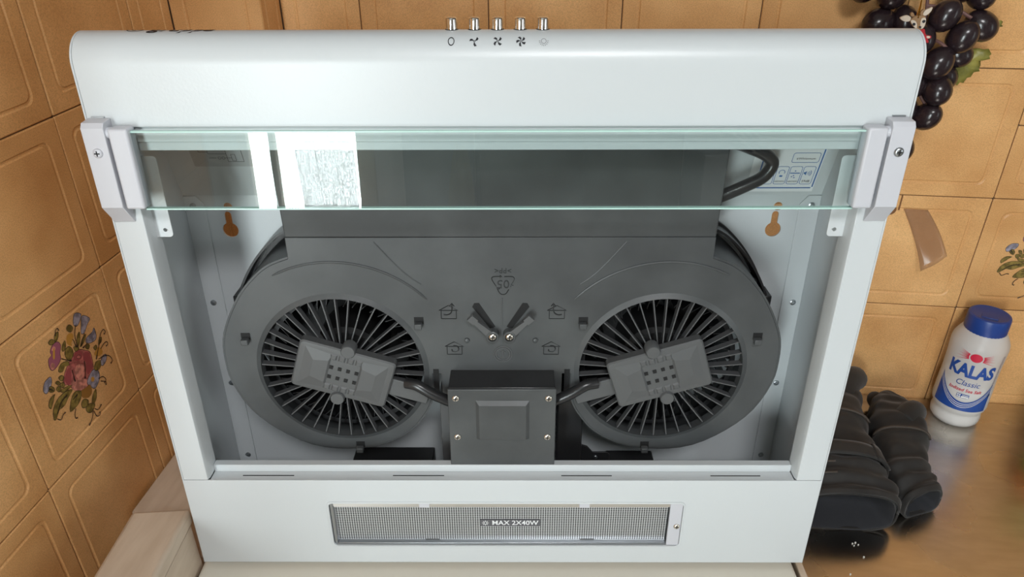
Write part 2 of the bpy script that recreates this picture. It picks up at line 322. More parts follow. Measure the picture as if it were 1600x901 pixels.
flower_tile_r = flower_tile_l = None
for i in range(len(edges)-1):
    x0, x1 = edges[i], edges[i+1]
    for j, (z0, z1) in enumerate(rows_r if x0 > 3.9*S else rows):
        o = tile(wall_back, ((x0+x1)/2, 0, (z0+z1)/2), (1, 0, 0), (0, -1, 0), x1-x0, z1-z0)
        if abs(x0-4*S) < .01 and j == 1: flower_tile_r = o
for z0, z1 in rows:
    tile(wall_corner, ((LX+COLX)/2, -COLD, (z0+z1)/2), (1, 0, 0), (0, -1, 0), COLX-LX, z1-z0)
    tile(wall_corner, (COLX, -COLD/2, (z0+z1)/2), (0, 1, 0), (1, 0, 0), COLD-.001, z1-z0)
ked = [0, .07904] + [.07904+S*(i+1) for i in range(6)]
for i in range(len(ked)-1):
    for j, (z0, z1) in enumerate([(Z0-S, Z0)] + rows):
        k = (ked[i]+ked[i+1])/2; c = LO + LD*k
        o = tile(wall_left, (c.x, c.y, (z0+z1)/2), -LD, LN, ked[i+1]-ked[i], z1-z0)
        if i == 2 and j == 2: flower_tile_l = o
# painted posy on two of the tiles
FC = {'rose': (.42, .12, .105), 'rose_dark': (.32, .065, .07), 'pink': (.54, .21, .16), 'purple': (.34, .10, .15), 'mauve': (.28, .255, .31), 'ochre': (.55, .27, .05),
      'brown': (.30, .14, .03), 'olive': (.20, .14, .035), 'line': (.03, .022, .018)}
fnames = list(FC); 
for k in fnames: M['fl_'+k] = mat('glaze_'+k, FC[k], .4); 
for k in ('rose', 'pink', 'olive', 'mauve'):
    m = M['fl_'+k]; c = FC[k]; _, _, cr = add_noise(m, 160, tuple(x*.65 for x in c), tuple(min(1, x*1.35) for x in c), 2, .4, .6); L(m, cr.outputs[0], bsdf(m).inputs['Base Color'])
def flower_mesh():
    mb = MB(); h = .00015
    for n_, (c, pts) in enumerate(FLOWER_BLOBS):
        lp = [(x*1e-4, y*1e-4) for x, y in smooth_loop(pts, 3)]; cx = sum(p[0] for p in lp)/len(lp); cy = sum(p[1] for p in lp)/len(lp)
        z = h + n_*.000012; n = len(lp)
        if c in ('olive', 'rose', 'purple', 'mauve'):   # dark painted outline under the petal
            g = .0005; ol = []
            for x, y in lp:
                d = math.hypot(x-cx, y-cy) or 1; ol.append((x+(x-cx)/d*g, y+(y-cy)/d*g, z-.000006))
            mb.add(ol+[(cx, cy, z-.000006)], [(k, (k+1) % n, n) for k in range(n)], fnames.index('line'))
        mb.add([(x, y, z) for x, y in lp]+[(cx, cy, z)], [(k, (k+1) % n, n) for k in range(n)], fnames.index(c))
    for ln in FLOWER_LINES:
        lp = [(x*1e-4, y*1e-4, h+.0008) for x, y in smooth_loop(ln, 4, False)]
        n = len(lp); wv = .00045; vs = []
        for i, p in enumerate(lp):
            q0, q1 = lp[max(i-1, 0)], lp[min(i+1, n-1)]; dx, dy = q1[0]-q0[0], q1[1]-q0[1]; d = math.hypot(dx, dy) or 1
            ww = wv*(1 if i < n-2 else 1.8); vs += [(p[0]-dy/d*ww, p[1]+dx/d*ww, p[2]), (p[0]+dy/d*ww, p[1]-dx/d*ww, p[2])]
        mb.add(vs, [(2*i, 2*i+1, 2*i+3, 2*i+2) for i in range(n-1)], fnames.index('line'))
    me = bpy.data.meshes.new('flower_print'); me.from_pydata(mb.v, [], mb.f); me.polygons.foreach_set('material_index', mb.m)
    for k in fnames: me.materials.append(M['fl_'+k])
    return me
fm = flower_mesh()
for tl_ in (flower_tile_l, flower_tile_r):
    o = obj('flower_print', fm, None, tl_); o['label'] = 'painted posy with a pink rose'

# ------------------------------------------------------------------ range hood (local frame: x right, y into the hood, z up)
HX, HY, HZ, HYAW, TILT = 0.06278, -0.39621, 0.05155, 0.1106, 0.04131
HM = Matrix.Translation((HX, HY, HZ)) @ Matrix.Rotation(HYAW, 4, 'Z') @ Matrix.Rotation(-TILT, 4, 'X')
hood = empty('range_hood'); hood.matrix_world = HM
tag(hood, 'white range hood standing on end with open front, twin black fans and glass visor', 'range hood')
W, D = .300, .1225
arc = [(.022-.022*math.cos(t), .483+.022*math.sin(t)) for t in [math.radians(90*k/10) for k in range(11)]]
outer = [(0, 0), (0, .483)] + arc[1:] + [(.034, .5035), (.068, .488), (D, .345), (D, 0)]
for s in (-1, 1):
    MB().prism(outer, lambda p, q, t: (t, p, q), s*(W-.0015), s*W).build('side_panel', M['enamel'], hood, .0006)
# rolled front panel
t_ = .0015
prof = [(0, .4405), (0, .483)] + arc[1:] + [(.034, .5035), (.068, .488)]
inner = [(.0665, .4865), (.033, .502)] + [(.022-.0205*math.cos(t), .483+.0205*math.sin(t)) for t in [math.radians(90*k/10) for k in range(10, -1, -1)]] + [(t_, .483), (t_, .442), (.010, .442), (.010, .4405)]
fp = MB().prism(prof+inner, lambda p, q, t: (t, p, q), -(W-.0018), W-.0018).build('front_panel', M['enamel'], hood, .0005)
# top rail behind the visor, side frames with inner lips
MB().box((-.2757, .003, .4285), (.2757, .005, .4403)).box((-.2757, .0045, .4218), (.2757, .0065, .4290)).box((-.2757, .005, .4218), (.2757, .020, .4232)).build('top_rail', M['enamel'], hood, .0005)
for s in (-1, 1):
    pf = [(s*.2983, 0), (s*.2757, 0), (s*.2742, .0035), (s*.2742, .020), (s*.2757, .020), (s*.2757, .0045), (s*.277, .0015), (s*.2983, .0015)]
    MB().prism(pf, lambda p, q, t: (p, q, t), .1070, .4400).build('side_frame', M['enamel'], hood, .0004)
# lamp panel at the bottom with recess for the lamp cover
me = shape_mesh('lamp_panel', [rrect(-.2992, .0004, .2992, .1064, .0012, 2), rrect(-.1660, .0235, .1735, .0785, .004)], .0016)
lp = obj('lamp_panel', me, M['enamel'], hood, .0004)
mb = MB().box((-.2742, 0.0016, .1050), (.2742, .0130, .1062)).box((-.2742, .0130, .1050), (.2742, .0145, .1135)).box((-.2742, .0130, .1125), (.2742, .0205, .1138))
mb.build('filter_ledge', M['enamel'], hood, .0006)
for x0, x1 in ((-.2451, -.1965), (-.103, -.0545), (.0562, .1039), (.1969, .2439)):
    MB().box((x0, .0065, .10615), (x1, .0076, .10635)).build('slot', M['black_deep'], hood)
# back plate with keyholes, sloping roof plate
def keyhole(cx, cz, r=.0075, w_=.0032, top=.0155):
    a0 = math.asin(w_/r); pts = []
    for k in range(19):
        a = math.pi/2 + a0 + (2*math.pi-2*a0)*k/18; pts.append((cx+r*math.cos(a), cz+r*math.sin(a)))
    for k in range(7):
        a = math.pi*k/6; pts.append((cx+w_*math.cos(a), cz+top+w_*math.sin(a)))
    return pts
holes = [keyhole(-.2599, .3100), keyhole(.2588, .3100)] + [circle(x, .3335, .0042, 14) for x in (-.2585, .2600)]
BY = .1205
me = shape_mesh('back_panel', [[(-.2985, .001), (.2985, .001), (.2985, .345), (-.2985, .345)]] + holes, .0015, lambda c: Vector((c.x, c.y+BY, c.z)))
bk = obj('back_panel', me, M['enamel'], hood)
rp = [(BY, .345), (.068, .4865), (.0695, .487), (BY+.0015, .3455)]
roof = MB().prism(rp, lambda p, q, t: (t, p, q), -.2985, .2985).build('roof_panel', M['enamel'], hood)
MB().box((-.2985, .0018, .0), (.2985, D-.002, .0014)).build('bottom_panel', M['enamel'], hood)
for s in (-1, 1):
    MB().prism([(s*.2985, .003), (s*.2795, .003), (s*.2795, .336), (s*.2865, .3445), (s*.2985, .3445)], lambda p, q, t: (p, t, q), BY-.0016, BY-.0002).build('side_flange', M['enamel'], hood, .0004)
    for x, z in ((.2905, .2320), (.2895, .1353), (.2880, .0385), (.2905, .335)):
        MB().lathe([(.0030, 0), (.0030, .0007), (.0018, .0012), (.0014, .0022), (.0004, .0025)], (s*x, BY-.0016, z), 'y', 12).build('rivet', M['galv'], hood)
    # visor tabs reaching into the opening
    me = shape_mesh('visor_tab', [rrect(min(s*.2772, s*.2612), .3485, max(s*.2772, s*.2612), .4150, .003), circle(s*.2668, .3545, .0016, 12)], .0012, lambda c: Vector((c.x, c.y+.0125, c.z)))
    obj('visor_tab', me, M['enamel'], hood, .0003)
# lamp cover
lc = empty('lamp_cover', hood)
m = M['prism'] = mat('prismatic_diffuser', (.5, .5, .5), .25, .45)
tc = N(m, 'ShaderNodeTexCoord'); mp = N(m, 'ShaderNodeMapping'); mp.inputs['Rotation'].default_value = (0, math.radians(45), 0); mp.inputs['Location'].default_value = (.7, .013, .7)
ck = N(m, 'ShaderNodeTexChecker'); ck.inputs['Scale'].default_value = 620; ck.inputs[1].default_value = (.05, .053, .056, 1); ck.inputs[2].default_value = (.62, .64, .66, 1)
sp = N(m, 'ShaderNodeSeparateXYZ'); cb = N(m, 'ShaderNodeCombineXYZ')
L(m, tc.outputs['Object'], mp.inputs[0]); L(m, mp.outputs[0], sp.inputs[0]); L(m, sp.outputs[0], cb.inputs[0]); L(m, sp.outputs[2], cb.inputs[1]); cb.inputs[2].default_value = .0005
L(m, cb.outputs[0], ck.inputs[0]); L(m, ck.outputs[0], bsdf(m).inputs['Base Color'])
MB().box((-.1625, .0060, .0255), (.1610, .0072, .0715)).build('diffuser', M['prism'], lc)
mb = MB().box((-.1655, .0012, .0238), (-.1625, .0090, .0780)).box((-.1625, .0012, .0238), (.1640, .0085, .0256)); mb.build('tray_edge', M['galv'], lc, .0004)
MB().add([(-.1645, .0028, .0778), (.1612, .0028, .0778), (.1612, .0020, .0718), (-.1615, .0020, .0718)], [(0, 1, 2, 3)]).build('chrome_strip', M['chrome'], lc)
me = shape_mesh('tray_rim', [rrect(-.1680, .0218, .1752, .0802, .005), rrect(-.1660, .0237, .1735, .0783, .004)], .0012, lambda c: Vector((c.x, c.y-.0009, c.z)))
obj('tray_rim', me, M['enamel'], lc, .0004)
MB().box((.1612, .0002, .0240), (.1733, .0030, .0780)).build('end_tab', M['plastic_white'], lc, .0006)
for x0, z in ((-.0795, .0722), (.0740, .0722)):
    MB().box((x0, .0004, z), (x0+.0100, .0058, z+.0052)).build('catch', M['plastic_white'], lc, .0005)
    MB().box((x0+.003, .0055, .0246), (x0+.017, .0062, .0262)).build('catch', M['grey_plastic'], lc)
def pan_screw(name, c, r, parent, mt=None, slot=True, h=None):
    h = h or r*.55
    o = MB().lathe([(r, 0), (r, h*.35), (r*.85, h*.75), (r*.5, h), (.0001, h)], c, 'y', 18).build(name, mt or M['screw'], parent, sharp=50)
    if slot:
        mb = MB(); x, y, z = c; a = r*.55; b = r*.13
        mb.box((x-a, y-h-.00012, z-b), (x+a, y-h+.0002, z+b)).box((x-b, y-h-.0001, z-a), (x+b, y-h+.0002, z+a))
        if parent is None or parent.parent is None: mb.build('screw_slot', M['black_deep'], o)
        else: mb.build('screw_slot', M['black_deep'], parent)
    return o
pan_screw('screw', (.1692, .0002, .0490), .0030, lc)
MB().prism(rrect(-.0216, .0437, .0371, .0523, .0015), lambda p, q, t: (p, t, q), .0060, .0054).build('lamp_badge', M['print_grey'], lc)
me = text_mesh('badge_text', 'MAX 2X40W', .0080, 0, 0, .0001, 1.0); me.transform(Matrix.Translation((.0125, .00525, .0480))); obj('badge_text', me, M['paper'], lc)
mb = MB()
def ring2(mb, cx, cz, r, w_, y, n=20, a0=0, a1=2*math.pi, mi=0):
    vs = []
    for k in range(n+1):
        a = a0+(a1-a0)*k/n; vs += [(cx+(r-w_)*math.cos(a), y, cz+(r-w_)*math.sin(a)), (cx+(r+w_)*math.cos(a), y, cz+(r+w_)*math.sin(a))]
    mb.add(vs, [(2*k, 2*k+1, 2*k+3, 2*k+2) for k in range(n)], mi)
def seg2(mb, p, q, w_, y, mi=0):
    dx, dz = q[0]-p[0], q[1]-p[1]; d = math.hypot(dx, dz); nx, nz = -dz/d*w_, dx/d*w_
    mb.add([(p[0]+nx, y, p[1]+nz), (p[0]-nx, y, p[1]-nz), (q[0]-nx, y, q[1]-nz), (q[0]+nx, y, q[1]+nz)], [(0, 1, 2, 3)], mi)
ring2(mb, -.0165, .0480, .0016, .0003, .00525)
for k in range(8):
    a = k*math.pi/4; seg2(mb, (-.0165+.0022*math.cos(a), .048+.0022*math.sin(a)), (-.0165+.0033*math.cos(a), .048+.0033*math.sin(a)), .0003, .00525)
mb.build('badge_sun', M['paper'], lc)

# push buttons, icons and lettering on the rolled edge
def on_panel(p, q):   # p along x, q arc length forward/down from the crest of the roll
    a = q/.022
    return Vector((p, .022-.02215*math.sin(a), .483+.02215*math.cos(a))) if q > 0 else Vector((p, .022-q, .5052 + q*.10))
for i, x in enumerate((-.0324, -.0161, .0004, .0167, .0329)):
    MB().lathe([(.0042, -.004), (.0042, .0072), (.0039, .0082), (.0032, .0086), (.0001, .0086)], (x, .0235, .5045), 'z', 28).build('push_button', M['chrome'], hood, sharp=40)
    MB().lathe([(.0050, -.0005), (.0050, .0004), (.0044, .0006), (.0001, .0006)], (x, .0235, .5046), 'z', 24).build('button_hole', M['black_deep'], hood)
def wrap(mb, cx, q0, name, mt):
    me = bpy.data.meshes.new(name); me.from_pydata([on_panel(cx+x, q0-z) for x, y, z in mb.v], [], mb.f); me.materials.append(mt)
    return obj(name, me, None, fp)
QI = .0165
mb = MB(); ring2(mb, 0, 0, .0026, .00035, 0, 24); mb.v = [(x*.78, y, z*1.25) for x, y, z in mb.v]; wrap(mb, -.0318, QI, 'button_icon', M['print_black'])
for n_, cx in ((3, -.0155), (4, .0008), (5, .0172)):
    mb = MB()
    for k in range(n_):
        a = 2*math.pi*k/n_ + .5; pts = [(.0006, -.3), (.0022, -.28), (.0034, .05), (.0035, .55), (.0024, .45), (.0010, .25)]
        mb.add([(r*math.cos(a+b), 0, r*math.sin(a+b)*1.25) for r, b in pts], [(0, 1, 2, 3, 4, 5)])
    ring2(mb, 0, 0, .0006, .0002, 0, 10); wrap(mb, cx, QI, 'button_icon', M['print_black'])
mb = MB(); ring2(mb, 0, 0, .0017, .00014, 0, 20)
for k in range(9):
    a = math.pi*(1.0+k/8); seg2(mb, (.0024*math.cos(a), .0024*math.sin(a)), (.0034*math.cos(a), .0034*math.sin(a)), .00015, 0)
mb.v = [(x, y, z*1.2) for x, y, z in mb.v]; wrap(mb, .0331, QI, 'button_icon', M['print_grey'])
# brand lettering across the crest
me = text_mesh('brand_lettering', 'gruppe', .0135, 0, .25, .0004, 1.20)
mb = MB(); mb.v = [tuple(v.co) for v in me.vertices]; mb.f = [list(p.vertices) for p in me.polygons]; mb.v = [(x+.0085, y, z) for x, y, z in mb.v]
ring2(mb, -.0250, .000, .0046, .0004, 0, 30); mb.v[-62:] = [(-.0250+(x+.0250)*1.25, y, z*.95) for x, y, z in mb.v[-62:]]
ring2(mb, -.0250, .000, .0019, .0004, 0, 20, 0, 5.2)
wrap(mb, -.2345, -.0006, 'brand_lettering', M['print_black'])

# glass visor with end brackets
vis = empty('glass_visor', hood)
GY = -.0085
MB().box((-.2664, GY, .3806), (.2668, GY+.004, .4388)).build('visor_glass', M['glass'], vis)
mb = MB()
for z0, z1 in ((.3796, .3807), (.4387, .4397)): mb.box((-.2664, GY, z0), (.2668, GY+.004, z1))
mb.build('glass_edge', M['glass_edge'], vis)
for s in (-1, 1):
    c = [(.2648, .4425), (.2790, .4425), (.2790, .3815), (.2648, .3815)]
    MB().prism([(s*a, b) for a, b in c], lambda p, q, t: (p, t, q), -.0130, -.0006).build('glass_clip', M['plastic_white'], vis, .0018, seg=3)
    # outer bracket: block with a sloped foot
    side = [(0.0, .4475), (-.0105, .4465), (-.0130, .4430), (-.0130, .3830), (-.0010, .3670), (.0, .3670)]
    MB().prism(side, lambda p, q, t: (t, p, q), s*.2975, s*.2812).build('bracket', M['plastic_white'], vis, .0016, seg=3)
    MB().tube([(s*.2830, -.0075, .4385), (s*.2770, -.0075, .4385)], .0042, 14).build('hinge_pin', M['plastic_white'], vis)
    pan_screw('bracket_screw', (s*.2892, -.0128, .4250), .0036, vis, M['plastic_white'] if s < 0 else M['galv'])
    MB().box((min(s*.2945, s*.2850), -.0012, .4472), (max(s*.2945, s*.2850), .0012, .4486)).build('bracket_clip', M['galv'], vis)

M['lever'] = mat('grey_lever', (.095, .098, .10), .42); M['impeller'] = mat('impeller_plastic', (.008, .008, .009), .35)
# twin blower ----------------------------------------------------------------
PY = .045
GC, GZ, GR = .1476, .2005, .0768
left = [(-.0645, .196), (-.0645, .1760), (-.0680, .1642), (-.0743, .1506), (-.0912, .1291), (-.1195, .1133), (-.1535, .1082), (-.1868, .1130), (-.2175, .1313), (-.2400, .1550), (-.2530, .1850), (-.2555, .2090), (-.2535, .2320), (-.2451, .2540), (-.2310, .2782), (-.2136, .2975), (-.2000, .3075), (-.1835, .3140)]
right = [(-x, z) for x, z in reversed(left)]
def densify(pts):
    a = pts[:2] + smooth_loop(pts[2:], 3, False); return a
ol = densify(left); orr = [(-x, z) for x, z in reversed(ol)]
BEND = .334
outline = [(-.0565, .196)] + ol + [(-.1835, BEND), (.1835, BEND)] + orr + [(.0565, .196), (.0565, .1700), (-.0565, .1700)]
outline = [p for i, p in enumerate(outline)]
plate_loops = [outline, circle(-GC, GZ, GR, 56), circle(GC, GZ, GR, 56)]
bl = obj('blower_housing', shape_mesh('blower_housing', plate_loops, .0022, lambda c: Vector((c.x, c.y+PY, c.z))), M['black'], hood, .0009)
# volute side walls and upper duct block
def ribbon(mb, pts, y0, y1, th=.0018):
    n = len(pts); vs = []
    for i, (x, z) in enumerate(pts):
        q0, q1 = pts[max(i-1, 0)], pts[min(i+1, n-1)]; dx, dz = q1[0]-q0[0], q1[1]-q0[1]; d = math.hypot(dx, dz); nx, nz = -dz/d*th, dx/d*th
        vs += [(x, y0, z), (x, y1, z), (x+nx, y1, z+nz), (x+nx, y0, z+nz)]
    fs = [(4*i+k, 4*i+(k+1) % 4, 4*(i+1)+(k+1) % 4, 4*(i+1)+k) for i in range(n-1) for k in range(4)] + [(0, 1, 2, 3), tuple(4*(n-1)+k for k in (3, 2, 1, 0))]
    mb.add(vs, fs)
for sgn in (-1, 1):
    pts = [(x*-sgn, z) for x, z in ol]; mb = MB(); ribbon(mb, pts if sgn < 0 else pts[::-1], PY+.001, BY-.003); mb.build('volute_wall', M['black'], hood)
    # rear flange of the volute, seen above the shoulder
    fl = smooth_loop([(-.1700, .3330), (-.2009, .3205), (-.2182, .3070), (-.2345, .2880), (-.2475, .2665), (-.2570, .2430), (-.2600, .2150), (-.2580, .1850)], 5, False)
    mb = MB(); pts = [(x*-sgn, z) for x, z in fl]; ribbon(mb, pts if sgn < 0 else pts[::-1], .092, BY-.003, .0022)
    ribbon(mb, [(x*-sgn*.985, z*.99+.0005) for x, z in fl], .1120, .1165, .006); mb.build('volute_flange', M['black_gloss'], hood)
    MB().lathe([(.0045, 0), (.0045, .012), (.0028, .0135), (.0001, .0135)], (sgn*.2390, .108, .2660), 'y', 12).build('flange_boss', M['black_gloss'], hood)
    MB().box((sgn*.2535-.004, .090, .2380), (sgn*.2535+.004, .112, .2540)).build('flange_clip', M['black_gloss'], hood, .001)
blk = [(PY, BEND), (PY-.008, .4300), (BY-.045, .4300), (BY-.045, BEND+.012), (BY-.006, BEND-.03), (BY-.006, .3150), (PY+.0022, .3150), (PY+.0022, BEND)]
MB().prism(blk, lambda p, q, t: (t, p, q), -.1835, .1835).build('duct_block', M['black'], hood, .0012)
# low moulded ridges on the plate
def arc_pts(cx, cz, r, a0, a1, n=24): return [(cx+r*math.cos(math.radians(a0+(a1-a0)*k/n)), PY+.0002, cz+r*math.sin(math.radians(a0+(a1-a0)*k/n))) for k in range(n+1)]
for s in (-1, 1):
    c = [(s*-x, y, z) for x, y, z in arc_pts(-.1476, .2005, .1105, 118, 42)] ; c = [(-x if s < 0 else x, y, z) for x, y, z in arc_pts(.1476, .2005, .1105, 62, 138)]
    MB().tube(c, [.0006]+[.0012]*(len(c)-2)+[.0006], 8).build('moulded_ridge', M['black'], bl)
    c = smooth_loop([(s*.1080, PY+.0003, .330), (s*.085, PY+.0003, .302), (s*.070, PY+.0003, .2895)], 5, False)
    MB().tube(c, .0007, 8).build('moulded_ridge', M['black'], bl)
mb = MB().tube([(.0012, PY+.0004, .276), (.0012, PY+.0004, .236)], .0009, 6); mb.build('moulded_ridge', M['black'], bl)

fin_me = MB().box((.024, 0, -.00055), (GR+.0012, .0065, .00055)).mesh('fin'); fin_me.materials.append(M['fin'])
NF = 38
for s in (-1, 1):
    cx = s*GC
    # grille: rim, fins
    gr = MB(); prof = [(GR-.0012, .004), (GR+.0016, .0016), (GR+.0034, .0), (GR+.0034, -.001), (GR-.0012, -.012)]
    vs = []; seg = 72
    for r, h in prof:
        for k in range(seg):
            a = 2*math.pi*k/seg; vs.append((cx+r*math.cos(a), PY-h*.6, GZ+r*math.sin(a)))
    n = len(prof); gr.add(vs, [(i*seg+k, i*seg+(k+1) % seg, ((i+1) % n)*seg+(k+1) % seg, ((i+1) % n)*seg+k) for i in range(n) for k in range(seg)])
    grille = gr.build('fan_grille', M['black'], hood)
    for k in range(NF):
        a = 2*math.pi*(k+.5)/NF
        o = bpy.data.objects.new('fin', fin_me); COL.objects.link(o); o.parent = grille
        o.location = (cx, PY-.0008, GZ); o.rotation_euler = (0, -a, 0)
    # impeller: squirrel cage behind the grille
    imp = MB()
    for y0, y1, r0, r1 in ((.0600, .0635, .0690, .0735), (.1080, .1110, .0690, .0735)):
        vs = []
        for r, y in ((r0, y0), (r1, y0), (r1, y1), (r0, y1)):
            for k in range(48): a = 2*math.pi*k/48; vs.append((cx+r*math.cos(a), y, GZ+r*math.sin(a)))
        imp.add(vs, [(i*48+k, i*48+(k+1) % 48, ((i+1) % 4)*48+(k+1) % 48, ((i+1) % 4)*48+k) for i in range(4) for k in range(48)])
    for k in range(44):
        a = 2*math.pi*k/44; b = a+.10; p0 = (cx+.058*math.cos(b), GZ+.058*math.sin(b)); p1 = (cx+.0715*math.cos(a), GZ+.0715*math.sin(a))
        dx, dz = p1[0]-p0[0], p1[1]-p0[1]; d = math.hypot(dx, dz); nx, nz = -dz/d*.0004, dx/d*.0004
        imp.prism([(p0[0]+nx, p0[1]+nz), (p0[0]-nx, p0[1]-nz), (p1[0]-nx, p1[1]-nz), (p1[0]+nx, p1[1]+nz)], lambda p, q, t: (p, t, q), .0610, .1090)
    im = imp.build('impeller', M['impeller'], hood)
    MB().lathe([(.034, -.112), (.034, -.066), (.030, -.062), (.012, -.060), (.0001, -.060)], (cx, 0, GZ), 'y', 36).build('motor', M['black_deep'], im)
    MB().lathe([(.0730, -.1165), (.0730, -.1125), (.0001, -.1125)], (cx, 0, GZ), 'y', 40).build('impeller_disc', M['black_deep'], im)
    # motor holder: embossed plate carried over the grille
    ang = math.radians(s*17.8); mc = V(s*.1455, 0, .2025)
    def mp_(x, y, z, ang=ang, mc=mc): return (mc.x + x*math.cos(ang) - z*math.sin(ang), y, mc.z + x*math.sin(ang) + z*math.cos(ang))
    hw, hh = .0445, .0255
    mb = MB(); rg = []
    for d, y, r in ((0, .0435, .004), (0, .0350, .004), (.0012, .0336, .0038), (.0040, .0332, .0035)):
        rg.append([mp_(x, y, z) for x, z in rrect(-hw+d, -hh+d, hw-d, hh-d, r, 4)])
    n = len(rg[0]); vs = [p for g in rg for p in g]
    mb.add(vs, [(i*n+k, i*n+(k+1) % n, (i+1)*n+(k+1) % n, (i+1)*n+k) for i in range(3) for k in range(n)] + [tuple(3*n+k for k in range(n))])
    mh = mb.build('motor_holder', M['grey_plastic'], hood)
    for e in (-1, 1):    # tapered embossed ends
        b0 = [(e*.0135, -.0190), (e*.0390, -.0215), (e*.0390, .0215), (e*.0135, .0190)]; b1 = [(e*.0155, -.0120), (e*.0290, -.0090), (e*.0290, .0090), (e*.0155, .0120)]
        vs = [mp_(x, .0333, z) for x, z in b0] + [mp_(x, .0315, z) for x, z in b1]
        MB().add(vs, [(4, 5, 6, 7)] + [(i, (i+1) % 4, 4+(i+1) % 4, 4+i) for i in range(4)], 0, True).build('holder_emboss', M['grey_plastic'], mh, sharp=5)
    for ix in range(4):
        for iz in range(3):
            x = -.0118+ix*.0078; z = -.0105+iz*.0105
            if iz < 2:
                p = [mp_(x+a, .0331, z+.0052+b) for a, b in ((-.0017, -.0017), (.0017, -.0017), (.0017, .0017), (-.0017, .0017))]
                MB().add(p + [(a, .0325, c) for a, b, c in p], [(4, 5, 6, 7), (0, 1, 5, 4), (1, 2, 6, 5), (2, 3, 7, 6), (3, 0, 4, 7)]).build('vent_hole', M['black_deep'], mh)
    for ix in range(4):
        for z in (-.0165, .0165):
            mb = MB()
            x = -.0118+ix*.0078; q = [mp_(x+a, .0332, z+b) for a, b in ((-.0032, -.0032), (.0032, -.0032), (.0032, .0032), (-.0032, .0032))]; q2 = [mp_(x+a, .0320, z+b) for a, b in ((-.002, -.002), (.002, -.002), (.002, .002), (-.002, .002))]
            mb.add(q+q2, [(4, 5, 6, 7)] + [(i, (i+1) % 4, 4+(i+1) % 4, 4+i) for i in range(4)]); mb.build('dimple', M['grey_plastic'], mh)
    for z in (.0265, -.0265):
        x_, y_, z_ = mp_(-.0005 if z > 0 else .0005, .0345, z); MB().lathe([(.0066, -.008), (.0066, .0030), (.0058, .0040), (.0001, .0040)], (x_, y_, z_), 'y', 24).build('holder_knob', M['grey_plastic'], mh, sharp=40)
    vs = [mp_(-s*a, y, b-.0045) for y in (.0395, .0430) for a, b in ((.042, -.0085), (.082, -.0085), (.082, .0095), (.042, .0095))]
    MB().add(vs, [(0, 1, 2, 3), (7, 6, 5, 4), (0, 4, 5, 1), (1, 5, 6, 2), (2, 6, 7, 3), (3, 7, 4, 0)]).build('holder_arm', M['grey_plastic'], mh, .0008)
    pth = smooth_loop([(s*.0890, .0385, .1900), (s*.0780, .0350, .1895), (s*.0650, .0330, .1820), (s*.0500, .0330, .1740), (s*.0440, .0340, .1715)], 5, False)
    MB().tube(pth, .0052, 14).build('motor_cable', M['black_gloss'], hood)
    # snap clips on the plate
    for x, z in ((s*.2330, .2352), (s*.0740, .2516), (s*.1400, .1115)):
        mb = MB().box((x-.0042, PY-.0004, z-.0020), (x+.0042, PY+.0004, z+.0048)); mb.build('clip_hole', M['black_deep'], bl)
        MB().box((x-.0036, PY-.0060, z-.0050), (x+.0030, PY-.0004, z+.0004)).build('snap_clip', M['black'], bl, .0006)
    MB().box((s*.0612-.0026, PY-.0003, .1760), (s*.0612+.0026, PY+.0003, .2010)).build('side_slot', M['black_deep'], bl)
    MB().lathe([(.0026, 0), (.0022, .0016), (.0010, .0022), (.0001, .0023)], (s*.0312, PY, .2325), 'y', 14).build('pip', M['black'], bl)
    # lever with screw
    p0, p1 = V(s*.0076, PY-.0070, .2398), V(s*.0280, PY-.0100, .2615); d_ = (p1-p0).normalized(); nn = V(-d_.z, 0, d_.x)
    def lev(a, w_, y): return [tuple(p0+d_*a+nn*w_+V(0, y, 0)), tuple(p0+d_*a-nn*w_+V(0, y, 0))]
    mb = MB(); secs = [(0, .0036), (.012, .0028), (.0215, .0020), (.0216, .0034), (.0290, .0034)]
    vs = []
    for a, w_ in secs: vs += lev(a, w_, 0) + lev(a, w_, .0042)
    mb.add(vs, [f for i in range(len(secs)-1) for f in ((4*i, 4*i+1, 4*i+5, 4*i+4), (4*i+3, 4*i+2, 4*i+6, 4*i+7), (4*i+2, 4*i, 4*i+4, 4*i+6), (4*i+1, 4*i+3, 4*i+7, 4*i+5))] + [(0, 2, 3, 1), (16, 17, 19, 18)])
    lv = mb.build('lever', M['lever'], hood, .0006)
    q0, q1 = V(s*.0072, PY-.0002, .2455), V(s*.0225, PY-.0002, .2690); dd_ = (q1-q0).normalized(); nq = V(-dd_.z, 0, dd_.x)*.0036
    MB().prism([(p.x, p.z) for p in (q0+nq*.7, q0-nq*.7, q1-nq, q1+dd_*.002, q1+nq)], lambda p, q, t: (p, t, q), PY-.0003, PY+.0004).build('lever_slot_shade', M['black_deep'], lv)  # black strip on the plate: slot opening, widened to paint in the lever's shadow
    MB().lathe([(.0058, -.002), (.0058, .0075), (.0050, .0082), (.0042, .0082), (.0042, .0066), (.0001, .0066)], (p0.x, PY, p0.z), 'y', 24).build('lever_hub', M['black'], lv)
    pan_screw('lever_screw', (p0.x, PY-.0066, p0.z), .0037, lv)
